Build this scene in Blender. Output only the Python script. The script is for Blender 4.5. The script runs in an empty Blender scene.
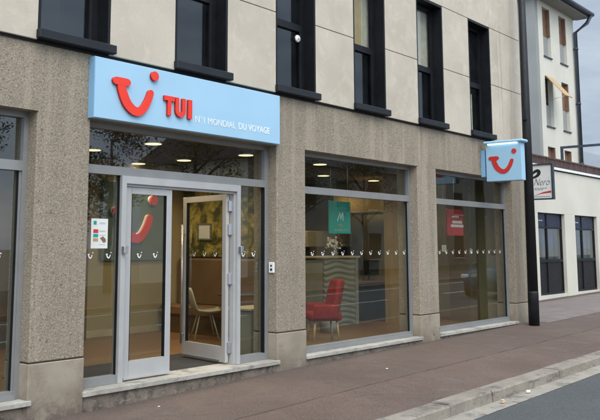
import bpy, bmesh, math, random
from mathutils import Vector, Matrix
random.seed(7)
S = bpy.context.scene
R = math.radians

# ---------------------------------------------------------------- camera
TH = 40.364
cd = bpy.data.cameras.new('camera'); cam = bpy.data.objects.new('camera', cd)
S.collection.objects.link(cam); S.camera = cam
cam.location = (0, -7, 1.6)
cam.rotation_euler = (R(90 + 7.503), 0, R(TH - 90))
cd.sensor_width = 36; cd.lens = 820 / 600 * 36
cd.shift_x = 30 / 600; cd.shift_y = -71 / 600
cd.clip_start = 0.1; cd.clip_end = 2000

# ---------------------------------------------------------------- world, sun, exposure
SUN_EL, SUN_AZ = R(50), R(215)          # azimuth measured clockwise from +Y
w = bpy.data.worlds.new('World'); S.world = w; w.use_nodes = True
nt = w.node_tree; nt.nodes.clear()
o_ = nt.nodes.new('ShaderNodeOutputWorld'); bg = nt.nodes.new('ShaderNodeBackground')
sky = nt.nodes.new('ShaderNodeTexSky'); sky.sky_type = 'NISHITA'; sky.sun_disc = False
sky.sun_elevation = SUN_EL; sky.sun_rotation = SUN_AZ; sky.dust_density = 2.0; sky.air_density = 1.0
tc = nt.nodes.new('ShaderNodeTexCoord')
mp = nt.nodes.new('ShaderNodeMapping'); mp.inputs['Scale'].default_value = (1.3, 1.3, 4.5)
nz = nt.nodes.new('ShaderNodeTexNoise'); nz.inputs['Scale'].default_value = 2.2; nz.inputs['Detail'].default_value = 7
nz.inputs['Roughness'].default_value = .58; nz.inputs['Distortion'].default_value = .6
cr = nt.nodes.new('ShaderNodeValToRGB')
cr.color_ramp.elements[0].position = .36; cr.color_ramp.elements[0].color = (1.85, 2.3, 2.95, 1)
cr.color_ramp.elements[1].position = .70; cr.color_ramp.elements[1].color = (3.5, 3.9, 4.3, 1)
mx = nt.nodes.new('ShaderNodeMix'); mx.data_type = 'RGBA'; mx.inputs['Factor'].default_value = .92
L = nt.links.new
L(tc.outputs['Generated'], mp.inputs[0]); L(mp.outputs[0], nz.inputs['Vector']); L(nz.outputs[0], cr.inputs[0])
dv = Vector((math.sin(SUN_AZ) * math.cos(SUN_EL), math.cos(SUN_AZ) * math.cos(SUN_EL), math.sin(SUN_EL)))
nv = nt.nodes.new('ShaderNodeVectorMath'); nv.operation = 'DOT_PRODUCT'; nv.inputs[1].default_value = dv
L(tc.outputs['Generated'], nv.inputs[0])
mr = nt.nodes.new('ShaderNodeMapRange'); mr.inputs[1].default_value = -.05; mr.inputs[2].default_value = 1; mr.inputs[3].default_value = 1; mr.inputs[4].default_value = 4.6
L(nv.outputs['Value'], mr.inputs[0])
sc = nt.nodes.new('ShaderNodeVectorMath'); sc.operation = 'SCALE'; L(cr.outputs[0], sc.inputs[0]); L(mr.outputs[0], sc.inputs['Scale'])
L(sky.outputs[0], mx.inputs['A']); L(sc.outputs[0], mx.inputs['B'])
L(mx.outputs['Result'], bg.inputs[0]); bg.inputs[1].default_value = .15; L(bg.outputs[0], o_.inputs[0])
sd = bpy.data.lights.new('sun', 'SUN'); sd.energy = 1.7; sd.angle = R(40); sd.color = (1, .90, .77)
sun = bpy.data.objects.new('sun', sd); S.collection.objects.link(sun)
dv = Vector((math.sin(SUN_AZ) * math.cos(SUN_EL), math.cos(SUN_AZ) * math.cos(SUN_EL), math.sin(SUN_EL)))
sun.rotation_euler = dv.to_track_quat('Z', 'Y').to_euler()
S.view_settings.view_transform = 'Standard'; S.view_settings.look = 'None'
S.view_settings.exposure = 0.3; S.view_settings.gamma = 1; S.view_settings.use_curve_mapping = False
S.render.engine = 'CYCLES'
S.cycles.max_bounces = 8; S.cycles.transparent_max_bounces = 16; S.cycles.glossy_bounces = 4

# ---------------------------------------------------------------- materials
class NT:
    def __init__(s, name):
        s.m = bpy.data.materials.new(name); s.m.use_nodes = True
        s.t = s.m.node_tree; s.t.nodes.clear()
        s.out = s.n('OutputMaterial'); s.c = s.n('TexCoord').outputs['Object']
    def n(s, k, **kw):
        nd = s.t.nodes.new('ShaderNode' + k)
        for a, b in kw.items(): setattr(nd, a, b)
        return nd
    def l(s, a, b): s.t.links.new(a, b)
    def noise(s, scale, detail=4, rough=.55, sc=None, dist=0):
        v = s.c
        if sc:
            m = s.n('Mapping'); m.inputs['Scale'].default_value = sc; s.l(v, m.inputs[0]); v = m.outputs[0]
        q = s.n('TexNoise'); q.inputs['Scale'].default_value = scale; q.inputs['Detail'].default_value = detail
        q.inputs['Roughness'].default_value = rough; q.inputs['Distortion'].default_value = dist
        s.l(v, q.inputs['Vector']); return q.outputs[0]
    def voro(s, scale, feat='F1', col=False, sc=None):
        v = s.c
        if sc:
            m = s.n('Mapping'); m.inputs['Scale'].default_value = sc; s.l(v, m.inputs[0]); v = m.outputs[0]
        q = s.n('TexVoronoi'); q.inputs['Scale'].default_value = scale; q.feature = feat
        s.l(v, q.inputs['Vector']); return q.outputs['Color' if col else 'Distance']
    def ramp(s, f, stops):
        r = s.n('ValToRGB'); e = r.color_ramp.elements
        while len(e) < len(stops): e.new(.5)
        for i, (p, c) in enumerate(stops):
            e[i].position = p; e[i].color = (*c, 1) if len(c) == 3 else c
        s.l(f, r.inputs[0]); return r.outputs[0]
    def f(s, f, a, b, lo=0., hi=1.):
        r = s.n('MapRange'); r.inputs[1].default_value = a; r.inputs[2].default_value = b
        r.inputs[3].default_value = lo; r.inputs[4].default_value = hi; s.l(f, r.inputs[0]); return r.outputs[0]
    def math(s, op, a, b=0.):
        r = s.n('Math', operation=op)
        for i, v in enumerate((a, b)):
            if isinstance(v, (int, float)): r.inputs[i].default_value = v
            else: s.l(v, r.inputs[i])
        return r.outputs[0]
    def mix(s, fac, a, b, mode='MIX'):
        r = s.n('Mix', data_type='RGBA', blend_type=mode)
        for k, v in (('Factor', fac), ('A', a), ('B', b)):
            if isinstance(v, (int, float)): r.inputs[k].default_value = v
            elif isinstance(v, tuple): r.inputs[k].default_value = (*v, 1)
            else: s.l(v, r.inputs[k])
        return r.outputs['Result']
    def axis(s, k):
        q = s.n('SeparateXYZ'); s.l(s.c, q.inputs[0]); return q.outputs[k]
    def bsdf(s, col, rough=.8, metal=0, bump=None, bs=.3, bd=.01, spec=.5):
        b = s.n('BsdfPrincipled')
        if isinstance(col, tuple): b.inputs['Base Color'].default_value = (*col, 1)
        else: s.l(col, b.inputs['Base Color'])
        if isinstance(rough, (int, float)): b.inputs['Roughness'].default_value = rough
        else: s.l(rough, b.inputs['Roughness'])
        b.inputs['Metallic'].default_value = metal
        b.inputs['Specular IOR Level'].default_value = spec
        if bump is not None:
            q = s.n('Bump'); q.inputs['Strength'].default_value = bs; q.inputs['Distance'].default_value = bd
            s.l(bump, q.inputs['Height']); s.l(q.outputs[0], b.inputs['Normal'])
        s.l(b.outputs[0], s.out.inputs[0]); return s.m

def paint(name, col, rough=.5, metal=0, var=.12, spec=.5, scale=3):
    t = NT(name)
    d = tuple(c * (1 - var) for c in col); u = tuple(min(1, c * (1 + var)) for c in col)
    c = t.mix(t.f(t.noise(scale, 5), .35, .65), d, u)
    r = t.f(t.noise(scale * 4, 3), .3, .7, max(.02, rough - .08), min(1, rough + .08))
    return t.bsdf(c, r, metal, spec=spec, bump=t.noise(60, 2), bs=.04, bd=.002)

def concrete(name, base, speck=1.0, stain=False, agg=46):
    t = NT(name)
    c = t.mix(t.f(t.noise(1.1, 6, .6), .3, .7), tuple(b * .88 for b in base), tuple(b * 1.1 for b in base))
    c = t.mix(t.math('MULTIPLY', t.f(t.noise(7, 4, .7), .45, .75), .35), c, tuple(b * .72 for b in base))
    vc = t.voro(agg, col=True); sp = t.n('SeparateXYZ'); t.l(vc, sp.inputs[0])
    vd = t.voro(agg)
    stone = t.f(vd, .25, .45, 1, 0)
    lt = t.math('MULTIPLY', t.math('MULTIPLY', t.f(sp.outputs[0], .74, .86), stone), .6 * speck)
    dk = t.math('MULTIPLY', t.math('MULTIPLY', t.f(sp.outputs[1], .74, .86), stone), .6 * speck)
    c = t.mix(lt, c, (.50, .45, .385)); c = t.mix(dk, c, (.075, .06, .05))
    md = t.math('MULTIPLY', t.math('MULTIPLY', t.f(sp.outputs[2], .6, .7), stone), .5 * speck)
    c = t.mix(md, c, (.19, .15, .12))
    f2 = t.voro(115, col=True); sf = t.n('SeparateXYZ'); t.l(f2, sf.inputs[0])
    c = t.mix(t.math('MULTIPLY', t.f(sf.outputs[0], .6, .9), .4 * speck), c, tuple(min(1, b * 1.9) for b in base))
    c = t.mix(t.math('MULTIPLY', t.f(sf.outputs[1], .6, .9), .45 * speck), c, tuple(b * .42 for b in base))
    # wider, sparser pits
    v2 = t.voro(agg * .3, col=True); s2 = t.n('SeparateXYZ'); t.l(v2, s2.inputs[0])
    pit = t.math('MULTIPLY', t.math('MULTIPLY', t.f(s2.outputs[0], .9, .93), t.f(t.voro(agg * .3), .12, .25, 1, 0)), .7 * speck)
    c = t.mix(pit, c, (.09, .07, .06))
    if stain:
        st = t.f(t.noise(1.0, 4, .6, sc=(5, 1, .25)), .52, .62)
        c = t.mix(t.math('MULTIPLY', st, .38), c, tuple(min(1, b * 1.5) for b in base))
        s3 = t.f(t.noise(1.0, 5, .6, sc=(7, 1, .5)), .56, .72)
        c = t.mix(t.math('MULTIPLY', s3, .45), c, tuple(b * .55 for b in base))
    h = t.math('ADD', t.math('MULTIPLY', t.f(vd, 0, .6, 1, 0), .6), t.noise(25, 4, .7))
    return t.bsdf(c, .93, bump=h, bs=.55 * speck + .1, bd=.006, spec=.25)

def smooth_concrete():
    t = NT('rendered_concrete')
    c = t.mix(t.f(t.noise(2, 6, .6), .35, .65), (.255, .218, .165), (.34, .295, .23))
    c = t.mix(t.math('MULTIPLY', t.f(t.noise(3.5, 6, .7), .5, .66), .6), c, (.19, .14, .105))
    low = t.f(t.axis(2), .28, -.06)          # splashed dirt near the pavement
    lown = t.math('MULTIPLY', low, t.f(t.noise(4, 7, .75), .38, .52))
    c = t.mix(t.math('MULTIPLY', lown, .85), c, (.10, .08, .065))
    c = t.mix(t.math('MULTIPLY', t.math('MULTIPLY', t.f(t.noise(1.3, 6, .7, dist=.8), .46, .62), t.f(t.axis(2), .45, .0)), .6), c, (.15, .115, .085))
    v = t.voro(4.5); hole = t.math('MULTIPLY', t.f(v, .07, .12, 1, 0), t.f(t.noise(9, 3), .5, .56))
    c = t.mix(hole, c, (.07, .055, .05))
    h = t.math('SUBTRACT', t.noise(14, 6, .7), hole)
    return t.bsdf(c, .9, bump=h, bs=.4, bd=.008, spec=.25)

def plinth_mat():
    t = NT('plinth_concrete')
    c = t.mix(t.f(t.noise(2.2, 7, .65), .35, .65), (.13, .107, .085), (.22, .185, .15))
    c = t.mix(t.math('MULTIPLY', t.f(t.noise(4.5, 8, .8, dist=.6), .48, .6), .8), c, (.06, .05, .042))
    c = t.mix(t.math('MULTIPLY', t.f(t.noise(9, 6, .7, sc=(1, 1, 2)), .56, .68), .7), c, (.34, .30, .25))
    return t.bsdf(c, .95, bump=t.noise(18, 7, .75), bs=.7, bd=.012, spec=.2)

def cladding():
    t = NT('stone_cladding')
    c = t.mix(t.f(t.noise(.9, 6, .6), .35, .65), (.44, .385, .305), (.525, .465, .375))
    c = t.mix(t.math('MULTIPLY', t.f(t.noise(3.2, 7, .65, dist=1.2), .5, .7), .5), c, (.63, .56, .45))
    st = t.f(t.noise(1, 5, .6, sc=(6, 1, .3)), .56, .7)
    far = t.f(t.axis(0), 14.9, 16.0)
    c = t.mix(t.math('MULTIPLY', t.math('MULTIPLY', st, t.math('ADD', far, .12)), .65), c, (.2, .155, .12))
    c = t.mix(t.math('MULTIPLY', t.f(t.noise(45, 2), .5, .75), .15), c, (.3, .25, .2))
    return t.bsdf(c, .75, bump=t.noise(30, 4), bs=.08, bd=.003, spec=.3)

def asphalt_walk():
    t = NT('red_asphalt')
    c = t.mix(t.f(t.noise(.55, 6, .6), .35, .65), (.104, .067, .049), (.142, .096, .073))
    c = t.mix(t.math('MULTIPLY', t.f(t.noise(2.3, 6, .7), .45, .7), .5), c, (.088, .063, .050))
    c = t.mix(t.math('MULTIPLY', t.f(t.noise(1.1, 8, .7, dist=1.5), .54, .66), .4), c, (.18, .137, .113))
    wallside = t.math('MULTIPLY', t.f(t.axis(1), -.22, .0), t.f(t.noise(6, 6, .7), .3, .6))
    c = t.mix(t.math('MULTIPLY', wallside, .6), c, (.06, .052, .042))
    crk = t.n('TexVoronoi'); crk.feature = 'DISTANCE_TO_EDGE'; crk.inputs['Scale'].default_value = .55
    wv = t.n('VectorMath', operation='ADD'); nn = t.n('TexNoise'); nn.inputs['Scale'].default_value = 2.5; nn.inputs['Detail'].default_value = 6; t.l(t.c, nn.inputs['Vector'])
    t.l(t.c, wv.inputs[0]); t.l(nn.outputs['Color'], wv.inputs[1]); t.l(wv.outputs[0], crk.inputs['Vector'])
    ck = t.math('MULTIPLY', t.f(crk.outputs[0], .003, .010, 1, 0), t.f(t.noise(.7, 3), .5, .6))
    c = t.mix(t.math('MULTIPLY', ck, .6), c, (.05, .04, .035))
    g = t.voro(150, col=True); sp = t.n('SeparateXYZ'); t.l(g, sp.inputs[0])
    c = t.mix(t.math('MULTIPLY', t.f(sp.outputs[0], .7, .9), .45), c, (.24, .2, .18))
    c = t.mix(t.math('MULTIPLY', t.f(sp.outputs[1], .7, .9), .5), c, (.06, .045, .04))
    # seams between the laying strips (real joints in the asphalt)
    y = t.axis(1); wob = t.math('MULTIPLY', t.math('SUBTRACT', t.noise(2.2, 6, .65), .5), .13)
    yy = t.math('ADD', y, wob)
    br = t.f(t.noise(1.6, 3), .36, .5, .25, 1)
    for yc, k in ((-1.4, .85),):
        dd = t.math('ABSOLUTE', t.math('SUBTRACT', yy, yc))
        c = t.mix(t.math('MULTIPLY', t.math('MULTIPLY', t.f(dd, .006, .022, 1, 0), br), k), c, (.035, .027, .024))
    strip = t.f(yy, -1.41, -1.39)
    c = t.mix(t.math('MULTIPLY', strip, .22), c, (.075, .062, .056))
    # spots of old chewing gum
    vg = t.voro(2.4, sc=(1, 1, 0)); c = t.mix(t.math('MULTIPLY', t.f(vg, .018, .03, 1, 0), .5), c, (.3, .27, .24))
    r = t.f(t.noise(3, 4), .3, .7, .72, .9)
    return t.bsdf(c, r, bump=t.math('ADD', t.voro(130), t.noise(18, 5)), bs=.35, bd=.004, spec=.35)

def asphalt_road():
    t = NT('road_asphalt')
    c = t.mix(t.f(t.noise(.5, 6, .6), .35, .65), (.060, .064, .064), (.078, .082, .081))
    g = t.voro(120, col=True); sp = t.n('SeparateXYZ'); t.l(g, sp.inputs[0])
    c = t.mix(t.math('MULTIPLY', t.f(sp.outputs[0], .7, .9), .4), c, (.17, .17, .165))
    c = t.mix(t.math('MULTIPLY', t.f(sp.outputs[1], .75, .9), .5), c, (.03, .03, .03))
    return t.bsdf(c, .85, bump=t.voro(110), bs=.3, bd=.004, spec=.35)

def granite(name, a, b, joints=0):
    t = NT(name)
    c = t.mix(t.f(t.noise(2.5, 6, .65), .35, .65), a, b)
    g = t.voro(160, col=True); sp = t.n('SeparateXYZ'); t.l(g, sp.inputs[0])
    c = t.mix(t.math('MULTIPLY', t.f(sp.outputs[0], .75, .9), .4), c, tuple(x * .5 for x in a))
    c = t.mix(t.math('MULTIPLY', t.f(t.noise(1.7, 7, .7, sc=(2, 2, 6)), .52, .64), .7), c, tuple(x * .42 for x in a))
    return t.bsdf(c, .88, bump=t.noise(22, 6, .7), bs=.4, bd=.008, spec=.3)

def wood(name, a, b, sc=(1, 14, 14), rough=.45):
    t = NT(name)
    c = t.mix(t.f(t.noise(2.0, 6, .6, sc=sc, dist=.6), .35, .65), a, b)
    return t.bsdf(c, rough, bump=t.noise(3, 4, sc=sc), bs=.08, bd=.003)

def glass(name, tint=(.9, .93, .91), base=.06, dirt=.02):
    t = NT(name)
    lw = t.n('LayerWeight'); lw.inputs[0].default_value = .5
    p5 = t.math('POWER', lw.outputs['Facing'], 5.)
    fac = t.math('ADD', t.math('MULTIPLY', p5, .9), base)
    tr = t.n('BsdfTransparent'); tr.inputs[0].default_value = (*tint, 1)
    gl = t.n('BsdfGlossy'); gl.inputs['Roughness'].default_value = .012; gl.inputs[0].default_value = (.95, .97, 1, 1)
    b = t.n('Bump'); b.inputs['Strength'].default_value = .05; b.inputs['Distance'].default_value = .01
    t.l(t.noise(1.1, 1), b.inputs['Height']); t.l(b.outputs[0], gl.inputs['Normal'])
    df = t.n('BsdfDiffuse'); df.inputs[0].default_value = (.4, .4, .38, 1)
    ms = t.n('MixShader'); t.l(fac, ms.inputs[0]); t.l(tr.outputs[0], ms.inputs[1]); t.l(gl.outputs[0], ms.inputs[2])
    m2 = t.n('MixShader'); t.l(t.f(t.noise(4, 6, .7), .4, .8, 0, dirt), m2.inputs[0])
    t.l(ms.outputs[0], m2.inputs[1]); t.l(df.outputs[0], m2.inputs[2]); t.l(m2.outputs[0], t.out.inputs[0])
    return t.m

def emit(name, col, st):
    t = NT(name); e = t.n('Emission'); e.inputs[0].default_value = (*col, 1); e.inputs[1].default_value = st
    t.l(e.outputs[0], t.out.inputs[0]); return t.m

def mural_mat():
    t = NT('plant_mural')
    n = t.noise(2.2, 6, .65, dist=2.5)
    c = t.ramp(n, [(.30, (.02, .028, .014)), (.42, (.08, .08, .02)), (.52, (.28, .22, .05)), (.62, (.44, .36, .09)), (.75, (.5, .46, .22))])
    c2 = t.ramp(t.voro(6, sc=(1, 1, 1.6)), [(.1, (.34, .28, .08)), (.5, (.035, .05, .018))])
    c = t.mix(t.f(t.noise(3.5, 3), .45, .6), c, c2)
    return t.bsdf(c, .45)

def leaf_mat(name, a, b):
    t = NT(name)
    c = t.mix(t.f(t.noise(1.2, 4), .35, .65), a, b)
    return t.bsdf(c, .6, spec=.3)

def bark_mat():
    t = NT('bark')
    c = t.mix(t.f(t.noise(4, 6, .7, sc=(3, 3, .6)), .35, .65), (.07, .055, .04), (.16, .13, .1))
    return t.bsdf(c, .9, bump=t.noise(8, 6, .7, sc=(3, 3, .5)), bs=.6, bd=.03)

def notice_mat():
    t = NT('printed_paper')
    c = t.mix(t.f(t.noise(3, 3), .3, .7), (.66, .66, .62), (.72, .72, .69))
    return t.bsdf(c, .5)

M = dict(
    agg=concrete('exposed_aggregate', (.268, .226, .170), .95, True),
    smooth=smooth_concrete(),
    plinth=plinth_mat(),
    clad=cladding(), walk=asphalt_walk(), road=asphalt_road(),
    kerb=granite('kerb_granite', (.215, .185, .148), (.30, .265, .22)),
    gutter=granite('gutter_concrete', (.25, .225, .185), (.34, .31, .26)),
    sillstone=granite('sill_stone', (.31, .29, .25), (.43, .41, .36)),
    alu=paint('grey_aluminium', (.245, .245, .24), .42, .2, .06, .4),
    alul=paint('light_aluminium', (.43, .43, .42), .38, .2, .05, .5),
    steel=paint('brushed_steel', (.45, .46, .47), .3, .8, .1),
    black=paint('black_window_metal', (.008, .009, .011), .5, 0, .2, .25),
    sillmet=paint('dark_sill_metal', (.013, .015, .019), .5, 0, .2, .3),
    post=paint('black_paint', (.0085, .009, .011), .55, 0, .3, .35),
    gap=paint('joint_shadow_filler', (.02, .017, .015), .9),
    blue=paint('sky_blue_acrylic', (.33, .53, .68), .4, 0, .03, .4, 1.2),
    blueedge=paint('blue_return', (.22, .42, .60), .45, 0, .05),
    red=paint('red_acrylic', (.78, .032, .010), .35, 0, .05, .5),
    redside=paint('red_acrylic_edge', (.38, .012, .01), .4, 0, .05, .5),
    darkred=paint('printed_red', (.52, .025, .018), .5, 0, .05),
    white=paint('white_acrylic', (.80, .80, .79), .4, 0, .03),
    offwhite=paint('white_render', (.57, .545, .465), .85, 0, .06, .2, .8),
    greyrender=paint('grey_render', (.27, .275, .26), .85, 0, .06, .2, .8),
    rustwood=wood('brown_slats', (.045, .027, .023), (.11, .065, .052), (6, 6, 1), .7),
    shutter=wood('shutter_wood', (.15, .085, .055), (.22, .125, .08), (6, 6, 2), .6),
    shutterlit=wood('lit_shutter_wood', (.38, .25, .11), (.47, .32, .15), (6, 6, 2), .6),  # shutter wood again, with light on the tilted panel put in its colour
    slate=paint('dark_slate', (.06, .06, .07), .7, 0, .2),
    zinc=paint('dark_zinc', (.035, .045, .06), .5, 0, .2),
    barrel=paint('grey_roof_sheet', (.20, .22, .24), .5, .2, .08),
    navy=paint('navy_film', (.012, .018, .05), .35, 0, .1),
    darkpanel=paint('dark_door_panel', (.009, .010, .012), .45, 0, .2, .3),
    blind=paint('pale_blind', (.42, .43, .40), .8, 0, .1),
    glass=glass('shop_glass', (.84, .87, .84), .058, .008),
    uglass=glass('upper_glass', (.80, .84, .86), .035, .015),
    fglass=glass('far_glass', (.6, .65, .68), .14, .03),
    floor=wood('wood_floor', (.15, .082, .040), (.21, .12, .06), (1, 12, 1), .4),
    mat=paint('dark_mat', (.022, .022, .024), .95, 0, .25),
    wallb=paint('beige_wall', (.34, .285, .16), .85, 0, .06, .2, 1),
    wallbr=paint('brown_wall', (.115, .075, .035), .8, 0, .1, .2, 1),
    wallg=paint('green_grey_wall', (.085, .10, .085), .8, 0, .15, .2, 1),
    ochre=paint('ochre_wall', (.30, .19, .065), .8, 0, .1, .2, 1),
    skirt=paint('skirting', (.46, .40, .27), .6),
    ceil=paint('shaded_ceiling', (.065, .045, .03), .9, 0, .05, .2, 1),  # dark brown carries the dimness of the room in the ceiling colour
    panelg=paint('logo_panel_green', (.10, .14, .12), .5),
    bench=paint('brown_leather', (.16, .095, .05), .5, 0, .12),
    woodp=wood('oak_panel', (.36, .24, .105), (.45, .31, .14), (6, 6, 1)),
    woodleg=wood('beech', (.45, .31, .17), (.55, .40, .23), (6, 6, 1)),
    chairw=paint('white_plastic', (.42, .40, .34), .4),
    desk=paint('desk_front', (.27, .26, .20), .6),
    dkdesk=paint('dark_desk', (.05, .05, .05), .5),
    desktop=paint('desk_top', (.26, .17, .14), .4),
    redcloth=paint('red_cloth', (.24, .020, .013), .9, 0, .15, .2, 20),
    teal=paint('teal_print', (.015, .29, .24), .45, 0, .08),
    poster=paint('red_print', (.50, .035, .035), .45, 0, .08),
    shade=None, mural=mural_mat(), paper=notice_mat(),
    screen=paint('black_screen', (.01, .01, .012), .15),
    leaf=leaf_mat('leaf_green', (.035, .065, .02), (.075, .11, .035)),
    leafd=leaf_mat('leaf_dark', (.02, .04, .015), (.045, .075, .025)),
    bark=bark_mat(),
    curt=paint('ochre_curtain', (.62, .38, .09), .9, 0, .1, .1, 8),  # ochre brightened to carry the glow of a lit room
    curtb=paint('beige_curtain', (.80, .68, .50), .9, 0, .1, .1, 8),  # beige raised likewise, room light put into the colour
    dark=paint('dark_room', (.03, .03, .034), .9),
    lampon=emit('lamp_diffuser', (1, .80, .5), 1.6),
    strip=emit('sign_strip_light', (.72, .92, 1), 3.0),
    roadpaint=paint('road_marking', (.62, .62, .6), .7, 0, .08),
    carblue=paint('blue_paintwork', (.02, .06, .10), .25),
    tyre=paint('rubber', (.02, .02, .02), .9),
    stone2=concrete('opposite_stone', (.38, .35, .30), .2, True, 20),
    grass=leaf_mat('grass_green', (.045, .05, .025), (.07, .075, .04)),
    litter=paint('litter_white', (.75, .73, .68), .7), litterb=paint('litter_tan', (.55, .42, .25), .8),
)
def shade_mat():
    t = NT('lamp_shade_fabric')
    b = t.n('BsdfPrincipled'); b.inputs['Base Color'].default_value = (.5, .33, .12, 1); b.inputs['Roughness'].default_value = .9
    b.inputs['Emission Color'].default_value = (1, .62, .2, 1); b.inputs['Emission Strength'].default_value = .08
    t.l(b.outputs[0], t.out.inputs[0]); return t.m
M['shade'] = shade_mat()

# ---------------------------------------------------------------- mesh helpers
class MB:
    def __init__(s): s.v = []; s.f = []; s.smooth = []
    def add(s, vs, fs, sm=False):
        k = len(s.v); s.v += [tuple(v) for v in vs]; s.f += [tuple(i + k for i in f) for f in fs]; s.smooth += [sm] * len(fs); return s
    def box(s, x0, x1, y0, y1, z0, z1):
        v = [(x, y, z) for z in (z0, z1) for y in (y0, y1) for x in (x0, x1)]
        return s.add(v, [(0, 2, 3, 1), (4, 5, 7, 6), (0, 1, 5, 4), (2, 6, 7, 3), (0, 4, 6, 2), (1, 3, 7, 5)])
    def bbox(s, x0, x1, y0, y1, z0, z1, b=.01, seg=1):
        bm = bmesh.new(); bmesh.ops.create_cube(bm, size=1)
        for v in bm.verts: v.co = Vector(((x0 + x1) / 2 + v.co.x * (x1 - x0), (y0 + y1) / 2 + v.co.y * (y1 - y0), (z0 + z1) / 2 + v.co.z * (z1 - z0)))
        bmesh.ops.bevel(bm, geom=bm.edges[:], offset=b, segments=seg, profile=.5, affect='EDGES')
        s.add([v.co for v in bm.verts], [[v.index for v in f.verts] for f in bm.faces], False); bm.free(); return s
    def tube(s, pts, r, n=8, sm=True):
        rs = r if isinstance(r, (list, tuple)) else [r] * len(pts)
        P = [Vector(p) for p in pts]; vs = []; up = Vector((0, 0, 1))
        for i, p in enumerate(P):
            d = (P[min(i + 1, len(P) - 1)] - P[max(i - 1, 0)]).normalized()
            a = d.cross(up if abs(d.z) < .95 else Vector((1, 0, 0))).normalized(); b = d.cross(a)
            for k in range(n):
                q = 2 * math.pi * k / n; vs.append(p + (a * math.cos(q) + b * math.sin(q)) * rs[i])
        fs = [(i * n + k, i * n + (k + 1) % n, (i + 1) * n + (k + 1) % n, (i + 1) * n + k) for i in range(len(P) - 1) for k in range(n)]
        fs += [tuple(range(n))[::-1], tuple((len(P) - 1) * n + k for k in range(n))]
        return s.add(vs, fs, sm)
    def prism(s, poly, d, o=(0, 0, 0), ax=(1, 0, 0), ay=(0, 0, 1), an=(0, 1, 0)):
        """2-D polygon extruded by d along an; triangulated caps so concave outlines are fine"""
        o, ax, ay, an = map(Vector, (o, ax, ay, an))
        bm = bmesh.new(); vv = [bm.verts.new(o + ax * p[0] + ay * p[1]) for p in poly]
        f = bm.faces.new(vv); f.normal_update(); bmesh.ops.triangulate(bm, faces=[f])
        tri = [[v.index for v in q.verts] for q in bm.faces] if not bm.verts.index_update() else None
        n = len(poly); a = [v.co.copy() for v in vv]; b = [c + an * d for c in a]
        bm.free()
        fs = [tuple(t) for t in tri] + [tuple(i + n for i in t[::-1]) for t in tri]
        fs += [(i, (i + 1) % n, (i + 1) % n + n, i + n) for i in range(n)]
        return s.add(a + b, fs)
    def build(s, name, mat, parent=None, loc=None, smooth=None):
        me = bpy.data.meshes.new(name); me.from_pydata(s.v, [], s.f)
        for p, q in zip(me.polygons, s.smooth): p.use_smooth = q if smooth is None else smooth
        me.validate(); me.update()
        bm = bmesh.new(); bm.from_mesh(me); bmesh.ops.recalc_face_normals(bm, faces=bm.faces[:]); bm.to_mesh(me); bm.free()
        for m in (mat if isinstance(mat, list) else [mat]): me.materials.append(m)
        ob = bpy.data.objects.new(name, me); S.collection.objects.link(ob)
        if parent: ob.parent = parent
        if loc: ob.location = loc
        return ob

def tag(o, label=None, cat=None, group=None, kind=None):
    if label: o['label'] = label
    if cat: o['category'] = cat
    if group: o['group'] = group
    if kind: o['kind'] = kind
    return o
def thing(name, label, cat, loc=(0, 0, 0), rz=0, group=None):
    o = bpy.data.objects.new(name, None); S.collection.objects.link(o)
    o.location = loc; o.rotation_euler = (0, 0, rz); o.empty_display_size = .2
    return tag(o, label, cat, group)
def kids(o): return [c for c in S.collection.objects if c.parent == o]
def copy_tree(o, parent=None):
    c = o.copy(); S.collection.objects.link(c)
    if parent: c.parent = parent
    for k in kids(o): copy_tree(k, c)
    return c
def box(name, mat, parent, *a, b=0):
    m = MB(); (m.bbox(*a, b=b) if b else m.box(*a)); return m.build(name, mat, parent)

def ribbon(pts, w, cap=True):
    """outline of a stroke of width w (number or list) along pts with round ends"""
    P = [Vector(p) for p in pts]; n = len(P); ws = w if isinstance(w, list) else [w] * n
    Lf, Rt = [], []
    for i in range(n):
        d = (P[min(i + 1, n - 1)] - P[max(i - 1, 0)]).normalized(); q = Vector((-d.y, d.x)) * ws[i] / 2
        Lf.append(P[i] + q); Rt.append(P[i] - q)
    def arc(c, a, b):
        if not cap: return []
        va = a - c; out = []
        for k in range(1, 6):
            t = -math.pi * k / 6; out.append(c + Vector((va.x * math.cos(t) - va.y * math.sin(t), va.x * math.sin(t) + va.y * math.cos(t))))
        return out
    return [tuple(v) for v in Lf + arc(P[-1], Lf[-1], Rt[-1]) + Rt[::-1] + arc(P[0], Rt[0], Lf[0])]
def bez(p, n=14):
    out = []
    for i in range(n + 1):
        t = i / n; q = [Vector(a) for a in p]
        while len(q) > 1: q = [q[k].lerp(q[k + 1], t) for k in range(len(q) - 1)]
        out.append(tuple(q[0]))
    return out
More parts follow.
